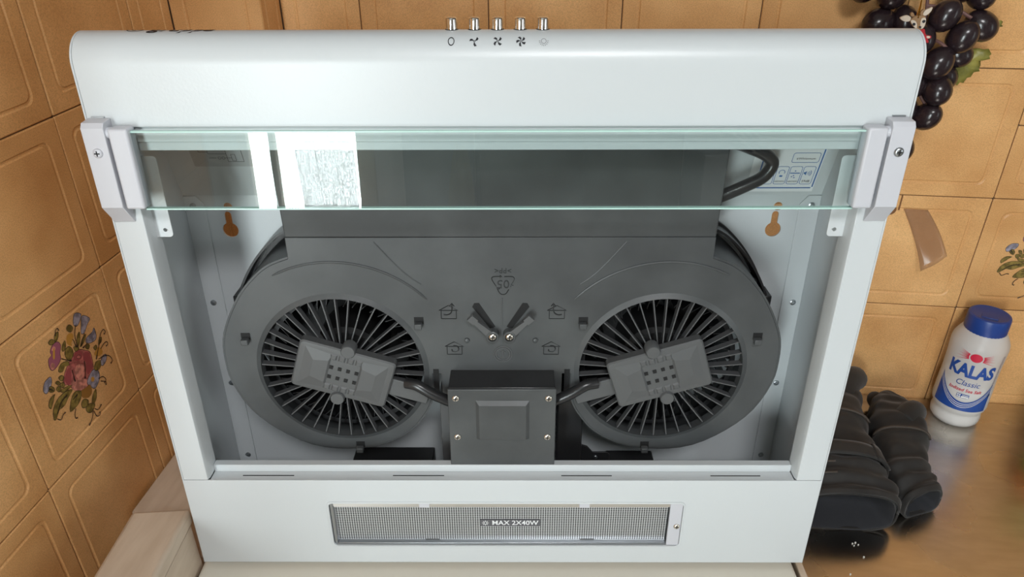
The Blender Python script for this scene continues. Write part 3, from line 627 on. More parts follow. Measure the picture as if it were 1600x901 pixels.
# moulded pictograms
def polyline(mb, pts, y=PY-.0001, r=.00042): mb.tube([(x, y, z) for x, z in pts], r, 5)
def house(cx, cz, flip, kind):
    mb = MB(); f = flip
    polyline(mb, [(cx-.0068, cz-.0062), (cx-.0068, cz+.0030)]); polyline(mb, [(cx+.0068, cz-.0062), (cx+.0068, cz+.0030)]); polyline(mb, [(cx-.0068, cz-.0062), (cx+.0068, cz-.0062)])
    polyline(mb, [(cx-.0085, cz+.0022), (cx, cz+.0072), (cx+.0085, cz+.0022), (cx-.0085, cz+.0022)])
    a = [(-.0045, -.0020), (-.0010, -.0022), (.0020, -.0005), (.0032, .0030), (.0032, .0085)] if kind else [(-.0010, .0030), (.0025, .0025), (.0038, -.0004), (.0020, -.0034), (-.0018, -.0030), (-.0022, -.0008)]
    polyline(mb, [(cx+f*x, cz+z) for x, z in smooth_loop(a, 4, False)], r=.0006)
    if kind: polyline(mb, [(cx+f*.0012, cz+.0065), (cx+f*.0032, cz+.0095), (cx+f*.0052, cz+.0065)])
    mb.build('house_pictogram', M['emboss'], bl)
house(-.0468, .2612, 1, 1); house(.0501, .2612, -1, 1); house(-.0430, .2236, 1, 0); house(.0457, .2236, 1, 0)
for body, z, sz in (('>PP<', .3030, .0070), ('05', .2900, .0115)):
    me = text_mesh('moulded_text', body, sz, .0004); me.transform(Matrix.Translation((.0022, PY-.0002, z)) @ Matrix.Rotation(math.pi, 4, 'Y')); obj('moulded_text', me, M['emboss'], bl)
mb = MB(); cx, cz = .0022, .2885
polyline(mb, smooth_loop([(cx-.0012, cz+.0085), (cx-.0080, cz+.0085), (cx-.0098, cz+.0060), (cx-.0060, cz-.0010)], 4, False)); polyline(mb, smooth_loop([(cx+.0012, cz+.0085), (cx+.0080, cz+.0085), (cx+.0098, cz+.0060), (cx+.0070, cz+.0005)], 4, False))
polyline(mb, smooth_loop([(cx-.0050, cz-.0040), (cx-.0022, cz-.0085), (cx+.0022, cz-.0085), (cx+.0050, cz-.0040)], 4, False))
for x, z, a in ((-.0012, .0085, 0), (.0070, .0005, 120), (-.0050, -.0040, 240)):
    c_, s_ = math.cos(math.radians(a)), math.sin(math.radians(a)); polyline(mb, [(cx+x+(-.0016*c_-.0014*s_), cz+z+(-.0016*s_+.0014*c_)), (cx+x, cz+z), (cx+x+(-.0016*c_+.0014*s_), cz+z+(-.0016*s_-.0014*c_))])
mb.build('recycling_mark', M['emboss'], bl)
mb = MB()
for r in (.0082, .0064): mb.tube([(.0016+r*math.cos(a*math.pi/16), PY-.0002, .2178+r*math.sin(a*math.pi/16)) for a in range(33)], .0007, 6)
polyline(mb, [(.0016, .2145), (.0016, .2215)], r=.0006); polyline(mb, [(-.0006, .2195), (.0016, .2218), (.0038, .2195)], r=.0006)
mb.build('date_stamp', M['grey_plastic'], bl)
# control box
cb_ = MB().box((-.0475, .0165, .1020), (.0490, PY+.030, .2000)).build('control_box', M['black_gloss'], hood, .0010)
cxx = .0008
MB().box((-.0482, .0140, .1030), (.0497, .0166, .1995)).build('box_cover', M['black'], cb_, .0008)
vs = [(x, .0141, z) for x, z in ((-.0232, .1445), (.0258, .1445), (.0258, .1875), (-.0232, .1875))] + [(x, .0112, z) for x, z in ((-.0200, .1453), (.0226, .1453), (.0226, .1835), (-.0200, .1835))]
MB().add(vs, [(4, 5, 6, 7)] + [(i, (i+1) % 4, 4+(i+1) % 4, 4+i) for i in range(4)]).build('raised_panel', M['black'], cb_, .0003, sharp=10)
for x, z in ((-.0410, .1901), (.0428, .1901), (-.0408, .1467), (.0425, .1467)):
    pan_screw('cover_screw', (x, .0140, z), .0034, cb_)
MB().box((-.0600, .050, .0300), (-.0500, BY-.002, .1700)).build('support_rail', M['grey_plastic'], hood, .0008)
# capacitor bracket and other dark fittings at the bottom
MB().box((.0540, .060, .0250), (.0800, BY-.004, .1650)).build('capacitor_box', M['black_gloss'], hood, .0020)
br_ = MB().prism([(.080, .050), (.112, .050), (.112, .0720), (.109, .0755), (.094, .0755), (.088, .0830), (.080, .0860)], lambda p, q, t: (p, t, q), .0780, .0800).build('foot_bracket', M['black_gloss'], hood, .0006)
pan_screw('bracket_bolt', (.0972, .0780, .0692), .0024, br_, M['galv'], False)
MB().box((-.1590, .070, .0500), (-.0740, .098, .0665)).build('foot_plate', M['black_gloss'], hood, .0015)
MB().box((.1100, .070, .0500), (.1600, .098, .0622)).build('foot_plate', M['black_gloss'], hood, .0015)
# supply cable leaving the blower
pth = smooth_loop([(.180, .083, .352), (.1950, .080, .3589), (.2133, .080, .3676), (.2270, .080, .3755), (.2335, .080, .3870), (.2265, .079, .3955), (.2100, .077, .4030), (.1900, .0655, .4120)], 6, False)
MB().tube(pth, .0056, 14).build('supply_cable', M['black_gloss'], hood)
# stickers on the sloping roof plate
sl = Vector((0, .068-BY, .4865-.345)).normalized(); sn = Vector((0, -sl.z, sl.y)); 
def on_roof(x, v, off=.0004): p = V(0, BY, .345)+sl*v+sn*off; return (x, p.y, p.z)
def roof_print(name, mb2, mt, parent, off):
    me = bpy.data.meshes.new(name); me.from_pydata([on_roof(x, z, off) for x, y, z in mb2.v], [], mb2.f); me.materials.append(mt); return obj(name, me, None, parent)
mb = MB(); mb.add([(.226, 0, .004), (.288, 0, .004), (.288, 0, .11), (.226, 0, .11)], [(0, 1, 2, 3)]); stk = roof_print('energy_sticker', mb, M['paper'], hood, .0003)
mb = MB()
for p, q in (((.2355, .0085), (.2855, .0085)), ((.2865, .0095), (.2865, .105)), ((.2345, .0095), (.2345, .105))): seg2(mb, p, q, .0006, 0)
def frame2(x0, z0, x1, z1, w_=.00025):
    lp_ = rrect(x0, z0, x1, z1, .0018, 3)
    for i in range(len(lp_)): seg2(mb, lp_[i], lp_[(i+1) % len(lp_)], w_, 0)
for i in range(4):
    frame2(.2375+i*.0120, .0130, .2480+i*.0120, .0330)
frame2(.2600, .0375, .2840, .0480)
ring2(mb, .2546, .0265, .0026, .0003, 0, 14, -.6, math.pi+.6); seg2(mb, (.2532, .0222), (.2560, .0222), .0009, 0)
seg2(mb, (.2622, .0255), (.2710, .0255), .0005, 0)
for x, z in ((.2645, .0215), (.2670, .0205), (.2660, .0228), (.2665, .0280)): ring2(mb, x, z, .0003, .0004, 0, 8)
mb.add([(.2745, 0, .0245), (.2757, 0, .0245), (.2770, 0, .0230), (.2770, 0, .0280), (.2757, 0, .0265), (.2745, 0, .0265)], [(0, 1, 2, 3, 4, 5)])
for r in (.0020, .0034, .0048): ring2(mb, .2765, .0255, r, .00025, 0, 8, -.7, .7)
ring2(mb, .2426, .0262, .0026, .0003, 0, 14, 0, 4.2)
roof_print('energy_print', mb, M['print_blue'], stk, .0005)
for body, x, z, sz in (('ABCDEFG', .2546, .0160, .0021), ('ABCDEFG', .2667, .0160, .0021), ('59dB', .2786, .0162, .0036), ('kWh/annum', .2722, .0418, .0034)):
    me = text_mesh('energy_text', body, sz); mbt = MB(); mbt.v = [tuple(v.co+V(x, 0, z)) for v in me.vertices]; mbt.f = [list(p.vertices) for p in me.polygons]; roof_print('energy_text', mbt, M['print_black'], stk, .0006)
mb = MB(); mb.add([(-.276, 0, .034), (-.190, 0, .034), (-.190, 0, .100), (-.276, 0, .100)], [(0, 1, 2, 3)]); dg = roof_print('wiring_sticker', mb, M['sticker_grey'], hood, .0003)
mb = MB(); w0 = .0002
def fr(x0, z0, x1, z1):
    for p, q in (((x0, z0), (x1, z0)), ((x1, z0), (x1, z1)), ((x1, z1), (x0, z1)), ((x0, z1), (x0, z0))): seg2(mb, p, q, w0, 0)
fr(-.2440, .0395, -.2300, .056); fr(-.2400, .0405, -.2365, .0475); fr(-.2600, .0480, -.2440, .0560); fr(-.268, .050, -.260, .056)
for x in (-.2510, -.2475): ring2(mb, x, .0435, .0013, .0002, 0, 10)
seg2(mb, (-.2460, .0435), (-.2400, .0435), w0, 0)
for x, z, n_ in ((-.2600, .0435, 6), (-.2730, .0535, 5), (-.2560, .0522, 5)):
    for k in range(n_): seg2(mb, (x+k*.0011, z-.0006), (x+k*.0011+.0005, z+.0006), w0, 0)
roof_print('wiring_print', mb, M['print_black'], dg, .0005)

# ------------------------------------------------------------------ stove, worktop, steel counter (stove stands parallel to the hood)
hxv = Vector((math.cos(HYAW), math.sin(HYAW), 0)); hyv = Vector((-math.sin(HYAW), math.cos(HYAW), 0)); HO = Vector((HX, HY, 0))
def hp(x, y, z=0): p = HO + hxv*x + hyv*y; return (p.x, p.y, z)
def y_at(x, wy_):  # hood-frame y so that the point at hood x lies on world y
    return (wy_ - HY - hxv.y*x)/hyv.y
ZS = .0462
def slab(mb, pts, z0, z1):
    n = len(pts); mb.add([(p[0], p[1], z0) for p in pts]+[(p[0], p[1], z1) for p in pts], [tuple(range(n-1, -1, -1)), tuple(range(n, 2*n))]+[(i, (i+1) % n, n+(i+1) % n, n+i) for i in range(n)])
    return mb
stove = empty('stove'); stove.location = (0, 0, 0)
tag(stove, 'cream enamelled stove top under the white range hood', 'stove')
slab(MB(), [hp(-.3035, -.42), hp(.2925, -.42), hp(.2925, y_at(.2925, -.004)), hp(-.3035, y_at(-.3035, -.061))], ZS-.022, ZS).build('stove_top', M['cream'], stove, .004, seg=3)
slab(MB(), [hp(-.300, -.40), hp(.288, -.40), hp(.288, y_at(.288, -.012)), hp(-.300, y_at(-.300, -.070))], ZF, ZS-.0221).build('stove_body', M['cream'], stove)
tr = slab(MB(), [hp(.2962, -.42), hp(.3030, -.42), hp(.3030, y_at(.3030, -.004)), hp(.2962, y_at(.2962, -.004))], -.06, ZS-.001).build('trim_1', M['cream_wood'], None, .001); structure(tr)
ct = empty('steel_counter'); tag(ct, 'brushed steel kitchen counter under the salt bottle and gloves', 'counter')
slab(MB(), [hp(.3040, -.42), (1.70, -.70), (1.70, -.0008), hp(.3040, y_at(.3040, -.0008))], -.028, 0).build('counter_top', M['steel'], ct, .002)
slab(MB(), [hp(.3045, -.38), (1.69, -.66), (1.69, -.012), hp(.3045, y_at(.3045, -.012))], ZF, -.0285).build('counter_cabinet', M['cream_wood'], ct)
wt = slab(MB(), [(-.356, -.364), hp(-.3052, .014), hp(-.3052, y_at(-.3052, -.062)), (-.3585, -.060)], .010, .0395).build('worktop', M['cream_wood'], None, .002)
tag(wt, 'narrow cream worktop strip between the tiled left wall and the stove', 'worktop')
lg = empty('side_ledge'); tag(lg, 'cream ledge with a rounded edge left of the hood, along the stove side', 'ledge')
slab(MB(), [hp(-.3600, -.46), hp(-.3046, -.46), hp(-.3046, .012), hp(-.3600, .008)], .096, .1145).build('ledge_top', M['cream_wood'], lg, .004, seg=3)
slab(MB(), [hp(-.3590, -.45), hp(-.3060, -.45), hp(-.3060, .006), hp(-.3590, .004)], .0396, .0962).build('ledge_side', M['cream_wood'], lg)
slab(MB(), [hp(-.3590, -.45), hp(-.3060, -.45), hp(-.3060, -.02), hp(-.3590, -.02)], ZF, .0396).build('ledge_base', M['cream_wood'], lg)

# ------------------------------------------------------------------ salt bottle
bt = empty('salt_bottle'); bt.location = (.6440, -.0365, 0); bt.scale = (.96, .96, .955)
tag(bt, 'white plastic salt bottle with blue cap on the steel counter', 'bottle')
bt.rotation_euler = (0, 0, math.radians(-26))
m = M['hdpe'] = bpy.data.materials.new('milky_plastic'); m.use_nodes = True; t = m.node_tree; b = bsdf(m)
b.inputs['Base Color'].default_value = (.80, .78, .77, 1); b.inputs['Roughness'].default_value = .35; b.inputs['Alpha'].default_value = .60
M['salt'] = mat('white_salt', (.86, .85, .82), .8); M['cap'] = mat('blue_cap', (.016, .052, .25), .35)
M['lab_blue'] = mat('label_blue', (.020, .075, .33), .4); M['lab_red'] = mat('label_red', (.60, .012, .05), .4); M['lab_pale'] = mat('label_white', (.85, .85, .85), .4); M['lab_navy'] = mat('label_navy', (.03, .06, .18), .4)
prof = [(.0001, .0008), (.0245, .0008), (.0285, .0020), (.0310, .0055), (.0318, .0110), (.0308, .0175), (.0298, .0205), (.0312, .0235), (.0336, .0280), (.0345, .0330), (.0343, .0600), (.0335, .0800), (.0337, .1000), (.0345, .1180), (.0348, .1270), (.0340, .1330), (.0310, .1400), (.0268, .1475), (.0245, .1510), (.0240, .1540)]
def brad(z):
    for (r0, z0), (r1, z1) in zip(prof[1:], prof[2:]):
        if z0 <= z <= z1 and z1 > z0: return r0+(r1-r0)*(z-z0)/(z1-z0)
    return .0345
MB().lathe(prof, (0, 0, 0), 'z', 48).build('bottle_body', M['hdpe'], bt, sharp=80)
MB().lathe([(.0001, .002), (.024, .002)] + [(r-.0012, z) for r, z in prof[3:11]] + [(.0325, .071), (.020, .0735), (.0001, .0730)], (0, 0, 0), 'z', 40).build('salt_fill', M['salt'], bt, sharp=60)
capm = MB(); seg = 72; vs = []
cprof = [(.0255, .1475), (.0258, .1482), (.0258, .1690), (.0250, .1712), (.0225, .1722), (.0210, .1716), (.0001, .1716)]
for i, (r, z) in enumerate(cprof):
    for k in range(seg): a = 2*math.pi*k/seg; rr = r*(1-.010*(k % 2)) if i in (1, 2) else r; vs.append((rr*math.cos(a), rr*math.sin(a), z))
capm.add(vs, [(i*seg+k, i*seg+(k+1) % seg, (i+1)*seg+(k+1) % seg, (i+1)*seg+k) for i in range(len(cprof)-1) for k in range(seg)] + [tuple(range(seg-1, -1, -1))])
cap = capm.build('bottle_cap', M['cap'], bt)
MB().box((-.0095, -.0140, .1712), (.0095, -.0050, .1724)).build('cap_flap', M['cap'], bt, .0005)
def onb(u, z, off): R_ = brad(z); a = u/.0345; return ((R_+off)*math.sin(a), -(R_+off)*math.cos(a), z)
def blabel(name, mb2, mt, off=.0005):
    # subdivide wide faces so that they follow the curve
    me = bpy.data.meshes.new(name); me.from_pydata([(x, 0, z) for x, y, z in mb2.v], [], mb2.f); bm = bmesh.new(); bm.from_mesh(me)
    for _ in range(2):
        ed = [e for e in bm.edges if e.calc_length() > .006]
        if ed: bmesh.ops.subdivide_edges(bm, edges=ed, cuts=1, use_grid_fill=True)
    bmesh.ops.triangulate(bm, faces=bm.faces); bm.to_mesh(me); bm.free()
    for v in me.vertices: v.co = onb(v.co.x, v.co.z, off)
    me.materials.append(mt); return obj(name, me, None, bt)
def tmesh(body, size, x, z, shear=0, bold=0, sx=1, rot=0):
    me = text_mesh('t', body, size, 0, shear, bold, sx); me.transform(Matrix.Rotation(-rot, 4, 'Y')); mb2 = MB(); mb2.v = [tuple(v.co+V(x, 0, z)) for v in me.vertices]; mb2.f = [list(p.vertices) for p in me.polygons]; return mb2
blabel('label_name', tmesh('KALAS', .0270, 0, .0965, 0, .0012, .74), M['lab_blue'])
blabel('label_classic', tmesh('Classic', .0115, .0005, .0775, .2, 0, .95), M['lab_blue'])
blabel('label_text', tmesh('Iodized Sea Salt', .0068, 0, .0668, .2, .0001, .95), M['lab_red'])
mb = MB(); n = 18; mb.add([(.0072*math.cos(2*math.pi*k/n), 0, .1200+.0066*math.sin(2*math.pi*k/n)) for k in range(n)], [tuple(range(n))]); blabel('label_sun', mb, M['lab_red'], .0004)
mb = MB()
for s in (-1, 1):
    for k in range(8):
        a = -.42+.84*k/7; r0 = .0088; r1 = .027 - .008*abs(math.sin(k*1.7)); c_, s_ = math.cos(a)*s, math.sin(a); wv = .00055
        mb.add([(c_*r0+s_*wv, 0, .120+s_*r0*1.0-c_*wv), (c_*r1, 0, .120+s_*r1*.85+.0), (c_*r0-s_*wv, 0, .120+s_*r0+c_*wv)], [(0, 1, 2)])
blabel('label_rays', mb, M['lab_red'], .0004)
def swoosh(mb, f0, f1, x0=-.036, x1=.036, n=28):
    vs = []
    for k in range(n+1): x = x0+(x1-x0)*k/n; vs += [(x, 0, f0(x)), (x, 0, f1(x))]
    mb.add(vs, [(2*k, 2*k+2, 2*k+3, 2*k+1) for k in range(n)])
base_c = lambda x: .0440 + (x*x)*24.0 + x*-.05
mb = MB(); swoosh(mb, lambda x: .0335, lambda x: base_c(x)+.0040); blabel('label_band', mb, M['lab_blue'], .0003)
mb = MB()
for d in (.0008, -.0020, -.0048): swoosh(mb, lambda x, d=d: base_c(x)+d-.0004+abs(x)*.02, lambda x, d=d: base_c(x)+d+.0004+abs(x)*.02)
blabel('label_stripes', mb, M['lab_pale'], .0006)
mb = MB().add([(-.0075, 0, .0545), (.0075, 0, .0545), (.0075, 0, .0605), (-.0075, 0, .0605)], [(0, 1, 2, 3)]); blabel('label_stamp', mb, M['lab_blue'], .0003)
mb = MB()
for x0, x1, z0, z1 in ((-.0070, -.0052, .0580, .0600), (-.0046, -.0028, .0580, .0600), (-.0070, -.0052, .0551, .0571), (-.0046, -.0028, .0551, .0571), (-.0018, .0070, .0550, .0572), (-.0010, .0066, .0578, .0584), (-.0010, .0066, .0590, .0596)): mb.add([(x0, 0, z0), (x1, 0, z0), (x1, 0, z1), (x0, 0, z1)], [(0, 1, 2, 3)])
blabel('label_flag', mb, M['lab_pale'], .0006)
mb = MB()
for k in range(26):
    z = .0680+k*.0022; w_ = .0022+.0018*abs(math.sin(k*2.3)); mb.add([(.0345, 0, z), (.0345+w_, 0, z), (.0345+w_, 0, z+.0007), (.0345, 0, z+.0007)], [(0, 1, 2, 3)])
blabel('label_side_print', mb, M['lab_navy'])
mb = MB(); ring2(mb, .0335, .0605, .0026, .0006, 0, 16); ring2(mb, .0335, .0605, .0011, .0004, 0, 10); blabel('label_mark', mb, M['lab_navy'])

# green soap bottle standing just outside the view, seen mirrored in the steel
sb = empty('soap_bottle'); sb.location = (.768, -.075, 0); tag(sb, 'green soap bottle on the counter, seen as a green reflection at right', 'bottle')
M['soap'] = mat('green_soap', (.16, .26, .03), .25); M['soap_label'] = mat('orange_label', (.55, .14, .03), .4)
MB().lathe([(.0001, .0006), (.030, .0006), (.034, .004), (.035, .12), (.031, .150), (.016, .168), (.014, .176), (.0001, .176)], (0, 0, 0), 'z', 32).build('soap_body', M['soap'], sb, sharp=60)
MB().lathe([(.0145, .1762), (.0145, .195), (.010, .200), (.0001, .200)], (0, 0, 0), 'z', 24).build('soap_cap', M['lab_red'], sb)
MB().lathe([(.0353, .055), (.0353, .100)], (0, 0, 0), 'z', 32).build('soap_label', M['soap_label'], sb)

# ------------------------------------------------------------------ artificial grapes, leaf, ornament, tape
gp = empty('grape_bunch'); gp.location = (.47, -.03, .36); tag(gp, 'bunch of shiny black artificial grapes hanging on the tiled wall', 'grapes')
M['grape'] = mat('black_grape', (.018, .011, .013), .22); _, _, cr = add_noise(M['grape'], 60, (.010, .007, .009), (.040, .022, .026), 3, .4, .7); L(M['grape'], cr.outputs[0], bsdf(M['grape']).inputs['Base Color'])
M['stem'] = mat('pinkish_stem', (.16, .075, .065), .6); M['leaf'] = mat('plastic_leaf', (.10, .12, .015), .38)
_, _, cr = add_noise(M['leaf'], 45, (.11, .105, .015), (.34, .29, .06), 4, .35, .65); L(M['leaf'], cr.outputs[0], bsdf(M['leaf']).inputs['Base Color'])
mb = MB(); nu, nv = 20, 12; vs = []
for j in range(nv+1):
    t = math.pi*j/nv
    for i in range(nu): a = 2*math.pi*i/nu; rr = math.sin(t)*(1+.06*math.cos(t)); vs.append((rr*math.cos(a), rr*math.sin(a), -math.cos(t)*1.22))
mb.add(vs, [(j*nu+i, j*nu+(i+1) % nu, (j+1)*nu+(i+1) % nu, (j+1)*nu+i) for j in range(nv) for i in range(nu)])
gme = mb.mesh('grape', 180); gme.materials.append(M['grape'])
GR_ = [(.408,-.026,.545,15,80),(.437,-.030,.540,15.5,70),(.428,-.030,.512,17,60),(.455,-.028,.515,15,30),(.488,-.045,.523,16.5,20),(.524,-.030,.541,15.5,75),(.530,-.036,.512,17,50),(.508,-.052,.503,16.5,10),(.489,-.056,.477,17,20),(.517,-.030,.482,15.5,60),(.512,-.028,.456,15,-40),(.498,-.050,.448,17,40),(.478,-.040,.452,15,0),(.497,-.046,.417,16.5,-50),(.478,-.034,.420,15.5,20),(.474,-.042,.398,15,-30),(.477,-.048,.382,16,15),(.462,-.030,.362,15,0),(.455,-.040,.430,16,10),(.462,-.024,.490,15,0),(.445,-.030,.475,15,30),(.470,-.022,.345,13,20),(.452,-.034,.388,15,30),(.505,-.024,.548,15,40),(.470,-.050,.500,14,10),(.455,-.020,.552,15,60)]
for x, y, z, r, rot in GR_:
    o = bpy.data.objects.new('grape', gme); COL.objects.link(o); o.parent = gp; r *= .00089
    o.location = (x-.47, y+.03, z-.36); o.scale = (r, r, r); o.rotation_euler = (random.uniform(-.5, .5), math.radians(rot), random.uniform(0, 3))
for pth in ([(.47,-.024,.60),(.472,-.026,.55),(.478,-.030,.50),(.480,-.03,.45),(.474,-.03,.39)], [(.474,-.028,.53),(.50,-.034,.528),(.516,-.042,.520)], [(.478,-.032,.50),(.487,-.052,.497),(.496,-.058,.49)], [(.480,-.03,.45),(.490,-.040,.434),(.497,-.046,.424)], [(.472,-.026,.55),(.445,-.028,.552),(.425,-.03,.54)]):
    MB().tube([(x-.47, y+.03, z-.36) for x, y, z in smooth_loop(pth, 4, False)], .0018, 8).build('stem', M['stem'], gp)
def leaf(pts, cx, cz, y0, bend):
    lp = [(x*1e-4, z*1e-4) for x, z in pts]; n = len(lp); mb = MB(); vs = []
    for f in (1, .66, .33):
        for x, z in lp:
            px, pz = cx+(x-cx)*f, cz+(z-cz)*f; d = math.hypot(px-cx, pz-cz); vs.append((px-.47, y0+.03+bend*d+.0016*math.sin(px*700+pz*500)*(f), pz-.36))
    vs.append((cx-.47, y0+.03, cz-.36))
    mb.add(vs, [(k, (k+1) % n, n+(k+1) % n, n+k) for k in range(n)]+[(n+k, n+(k+1) % n, 2*n+(k+1) % n, 2*n+k) for k in range(n)]+[(2*n+k, 2*n+(k+1) % n, 3*n) for k in range(n)])
    o = mb.build('leaf', M['leaf'], gp, sharp=60); sd = o.modifiers.new('thick', 'SOLIDIFY'); sd.thickness = .0012; return o
leaf([(5211,4897),(5300,4905),(5355,4860),(5400,4870),(5460,4855),(5500,4865),(5545,4810),(5525,4790),(5540,4765),(5490,4745),(5450,4760),(5475,4690),(5465,4650),(5478,4630),(5430,4610),(5405,4560),(5370,4550),(5350,4490),(5310,4500),(5290,4465),(5230,4500),(5180,4560),(5150,4680),(5170,4800)], .530, .470, -.022, -.10)
leaf([(5500,5140),(5560,5150),(5590,5130),(5575,5110),(5600,5095),(5560,5085),(5540,5060),(5490,5080)], .552, .511, -.018, -.1)

# deer ornament hanging over the grapes on a gold thread
DEER = dict(head=[(4449,5177),(4455,5204),(4483,5227),(4509,5233),(4543,5234),(4579,5225),(4596,5180),(4595,5134),(4580,5103),(4555,5096),(4518,5105),(4480,5136)],
earL=[(4345,5205),(4377,5226),(4414,5232),(4448,5212),(4448,5181),(4414,5171),(4377,5180)], earR=[(4555,5244),(4568,5282),(4601,5301),(4629,5315),(4629,5283),(4610,5252),(4581,5231)],
antL=[(4446,5223),(4434,5249),(4448,5263),(4466,5250),(4477,5224)], antR=[(4536,5232),(4528,5266),(4541,5285),(4556,5293),(4553,5266),(4557,5236)],
patchL=[(4449,5177),(4462,5191),(4495,5182),(4520,5144),(4521,5108),(4485,5132)], patchR=[(4545,5179),(4552,5211),(4585,5212),(4597,5172),(4593,5126),(4572,5106),(4551,5141)],
eyeL=[(4471,5151),(4480,5164),(4499,5159),(4501,5141),(4483,5138)], eyeR=[(4558,5179),(4568,5194),(4588,5191),(4589,5172),(4572,5164)], nose=[(4537,5124),(4549,5134),(4567,5126),(4557,5114)],
scarf=[(4532,5098),(4584,5103),(4607,5102),(4623,5065),(4646,5042),(4685,5040),(4690,5015),(4663,5007),(4679,4980),(4665,4968),(4618,5002),(4567,5048)], scarfw=[(4640,5036),(4674,5036),(4677,5018),(4653,5015)], hole=[(4505,5216),(4512,5220),(4521,5215),(4515,5207)])
dr = empty('deer_ornament'); dr.location = (.4530, -.0720, .5030); tag(dr, 'small painted deer head ornament with red scarf hanging before the grapes', 'ornament')
M['deer'] = mat('painted_tan', (.30, .17, .08), .6); M['deer_white'] = mat('painted_cream', (.62, .52, .42), .6); M['scarf'] = mat('red_paint', (.42, .012, .02), .5); M['gold'] = mat('gold_thread', (.80, .42, .08), .25, 1.0)
def dpart(key, mt, y0, th, name):
    lp = [(x*1e-4-.4530, z*1e-4-.5000) for x, z in smooth_loop(DEER[key], 3)]
    MB().prism(lp, lambda p, q, t: (p, t, q), y0, y0+th).build(name, mt, dr, .0003)
dpart('head', M['deer'], .0, .0040, 'head'); dpart('earL', M['deer_white'], .001, .003, 'ear'); dpart('earR', M['deer_white'], .001, .003, 'ear'); dpart('antL', M['deer'], .0008, .003, 'antler'); dpart('antR', M['deer'], .0008, .003, 'antler')
dpart('patchL', M['deer_white'], -.0004, .0006, 'eye_patch'); dpart('patchR', M['deer_white'], -.0004, .0006, 'eye_patch'); dpart('eyeL', M['print_black'], -.0008, .0006, 'eye'); dpart('eyeR', M['print_black'], -.0008, .0006, 'eye'); dpart('nose', M['print_black'], -.0010, .0012, 'nose')
dpart('scarf', M['scarf'], .0004, .0034, 'scarf'); dpart('scarfw', M['deer_white'], -.0001, .0006, 'scarf_trim'); dpart('hole', M['print_black'], -.0003, .0004, 'eyelet')
MB().tube([(-.0018, -.0004, .0214), (-.0004, .004, .030), (.0010, .012, .046), (.003, .026, .075), (.006, .042, .13)], .0007, 6).build('gold_thread', M['gold'], dr)
MB().tube([(-.0018, .0044, .0214), (.0004, .008, .032), (.0020, .014, .046), (.004, .027, .075), (.006, .043, .13)], .0006, 6).build('gold_thread', M['gold'], dr)

# clear tape stuck on the tile
m = M['tape'] = mat('clear_tape', (.42, .22, .12), .18); bsdf(m).inputs['Alpha'].default_value = .38
tp = empty('tape_strip'); tp.location = (.5500, -.001, .2500); tag(tp, 'curled piece of clear tape stuck on the wall tile by the hood', 'tape')
mb = MB(); n = 14; vs = []
for i in range(n+1):
    t = i/n; a = (.5195+.0330*t+.006*math.sin(t*2.5), .2880-.0800*t); b2 = (.5485+.0332*t+.004*math.sin(t*3), .2875-.0565*t)
    for k in range(7):
        f = k/6; y = -.0012 - .010*max(0, t-.35)**1.5*2.2 - .0030*math.sin(f*math.pi)*t
        vs.append((a[0]+(b2[0]-a[0])*f-.55, y+.001, a[1]+(b2[1]-a[1])*f-.25))
mb.add(vs, [(i*7+k, i*7+k+1, (i+1)*7+k+1, (i+1)*7+k) for i in range(n) for k in range(6)])
o = mb.build('tape_film', m, tp, sharp=180); sd = o.modifiers.new('thick', 'SOLIDIFY'); sd.thickness = .0003
hk = empty('adhesive_spot'); hk.location = (.5045, -.001, .2860); tag(hk, 'brown round adhesive spot with a faint vertical strip on the tile', 'adhesive spot')
M['glue'] = mat('brown_glue', (.20, .085, .03), .5)
MB().lathe([(.0070, 0), (.0070, .0008), (.006, .0011), (.0001, .0011)], (0, .0009, 0), 'y', 24).build('spot', M['glue'], hk)
MB().box((.009, -.0003, .0), (.0105, .0004, .020)).build('strip', M['glue'], hk)

